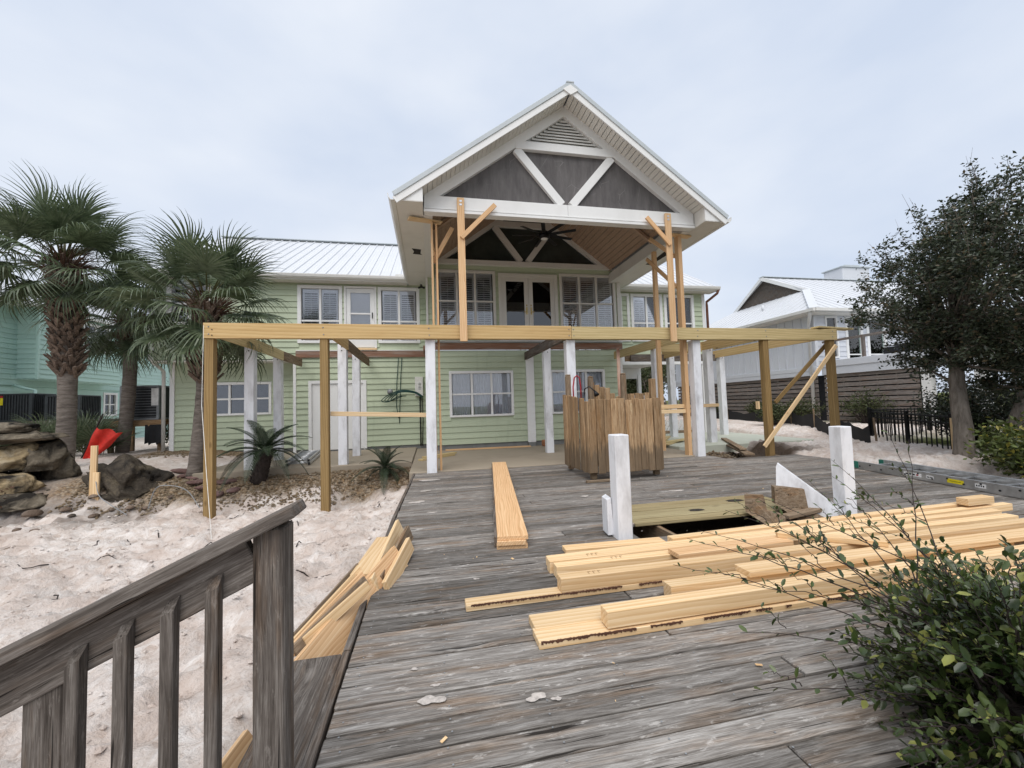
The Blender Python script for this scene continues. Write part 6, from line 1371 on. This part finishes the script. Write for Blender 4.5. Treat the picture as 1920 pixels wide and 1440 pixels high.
# ------------------------------------------------------------------ the near bush with long arching shoots
BB = Vector((2.05,.95,-.5)); BU = thing('bush', BB, 'glossy green bush with long leafy shoots reaching over the lumber', 'bush'); rr = random.Random(77)
def leaf1():
    V = [(0,0,0),(.35,.24,.05),(.75,.2,.06),(1,0,-.04),(.75,-.2,.06),(.35,-.24,.05),(.5,0,-.02)]
    me = bpy.data.meshes.new('leaf'); me.from_pydata(V, [], [(0,6,1),(1,6,2),(2,6,3),(3,6,4),(4,6,5),(5,6,0)]); me.materials.append(M['bush']); me.polygons.foreach_set('use_smooth',[True]*6); me.update(); return me
LF = leaf1(); nleaf = 0; m_in = []; tw = MB()
def shoot(p0, p1, sag, n, size, asobj, thick=.005):
    global nleaf
    p0 = Vector(p0); p1 = Vector(p1); N = 12; c = (p0+p1)/2+Vector((0,0,sag)); P = [(p0*(1-u)**2+c*2*u*(1-u)+p1*u*u) + Vector((rr.uniform(-.008,.008),rr.uniform(-.008,.008),rr.uniform(-.008,.008))) for u in [k/N for k in range(N+1)]]
    if asobj:
        q = MB(); q.tube(P, [thick*(1-.75*k/N) for k in range(N+1)], 5, cap=False); sh = q.obj('branch', M['twig'], BU)
    else: tw.tube(P, [thick*(1-.75*k/N) for k in range(N+1)], 4, cap=False); sh = None
    for k in range(n):
        u = .18+.82*(k+.5)/n; i = min(N-1,int(u*N)); p = P[i].lerp(P[i+1], u*N-i); tg = (P[i+1]-P[i]).normalized()
        sd_ = tg.orthogonal(); sd_.rotate(Matrix.Rotation(k*2.4+rr.uniform(-.4,.4),3,tg)); d = (tg*.75+sd_*.8+Vector((0,0,.15))).normalized(); l = size*rr.choice((.55,.7,.85,1,1.1,1.3))*(1-.3*u)
        _, Mx = frame(p, p+d, tuple(Vector((rr.uniform(-.6,.6),rr.uniform(-.6,.6),1)))); Mx = Matrix.Translation(p - Mx.translation) @ Mx
        Mx = Mx @ Matrix.Diagonal((l,l*rr.uniform(.8,1.1),l,1))
        if asobj and nleaf < 298: inst('leaf', LF, BU, Mx); nleaf += 1
        else: m_in.append(Mx)
core = Vector((1.92,1.16,.12))
# long shoots reaching over the timber (tips in metres)
for tip, sag, n in [((1.22,1.96,.40),.12,15),((1.30,1.95,.52),.10,14),((1.48,2.10,.50),.14,15),((1.62,2.05,.62),.12,15),((1.90,2.15,.66),.14,15),((2.05,2.30,.60),.12,13),((2.35,2.20,.72),.10,14),((1.32,1.62,.22),.10,13),((1.22,1.45,.10),.06,12),((2.65,2.3,.82),.10,14),((1.75,1.85,.58),.1,13),((2.2,1.9,.80),.12,14),((2.75,1.9,.98),.08,14),((2.95,2.15,1.02),.05,13),((1.45,1.75,.36),.1,13),((1.98,1.95,.55),.1,13),((2.5,2.05,.62),.12,13)]:
    st = core + Vector((rr.uniform(-.15,.5),rr.uniform(-.2,.2),rr.uniform(-.1,.15))); shoot(st, tip, sag, n, .05, True, .0042)
    for b in range(2):
        u = rr.uniform(.5,.85); p = st.lerp(Vector(tip), u)+Vector((0,0,sag*.5)); shoot(p, p+Vector((rr.uniform(-.16,.02),rr.uniform(.0,.16),rr.uniform(-.02,.12))), .02, 6, .036, True, .0025)
for k in range(760):
    a = rr.uniform(0,6.3); e = rr.uniform(-.55,1.35); R = Vector((.66,.50,.60)); d = Vector((math.cos(a)*math.cos(e)*R.x, math.sin(a)*math.cos(e)*R.y, math.sin(e)*R.z)); c0 = core+Vector((.22,-.04,-.10)); k_ = rr.uniform(.55,1.12); st = c0+d*k_*.45; shoot(st, c0+d*k_, .04, 12, .055, False, .004)
for k in range(480):
    a = rr.uniform(0,6.3); e = rr.uniform(-.4,1.2); d = Vector((math.cos(a)*math.cos(e)*.6, math.sin(a)*math.cos(e)*.75, math.sin(e)*.5)); c0 = Vector((2.72,1.35,-.02)); k_ = rr.uniform(.55,1.12); shoot(c0+d*.4*k_, c0+d*k_, .04, 12, .055, False, .004)
base_v = np.array([v.co[:] for v in LF.vertices]); V = []; Fc = []
for k, Mx in enumerate(m_in):
    A_ = np.array(Mx); V.append(base_v @ A_[:3,:3].T + A_[:3,3]); Fc.append(np.array([(0,6,1),(1,6,2),(2,6,3),(3,6,4),(4,6,5),(5,6,0)])+7*k)
np_mesh('foliage', np.concatenate(V)-np.array(BB), np.concatenate(Fc), M['bush'], BU, Matrix.Translation(BB), 'stuff')
mobj('twigs', local(tw.V,BB), tw.F, M['twig'], BU, Matrix.Translation(BB))['kind'] = 'stuff'
m = MB()
for k in range(14): m.tube([BB+Vector((rr.uniform(-.1,.3),rr.uniform(-.1,.2),0)), core+Vector((rr.uniform(-.3,.6),rr.uniform(-.3,.3),rr.uniform(-.2,.1)))], [.012,.006], 5, cap=False)
mobj('stems', local(m.V,BB), m.F, M['twig'], BU, Matrix.Translation(BB))
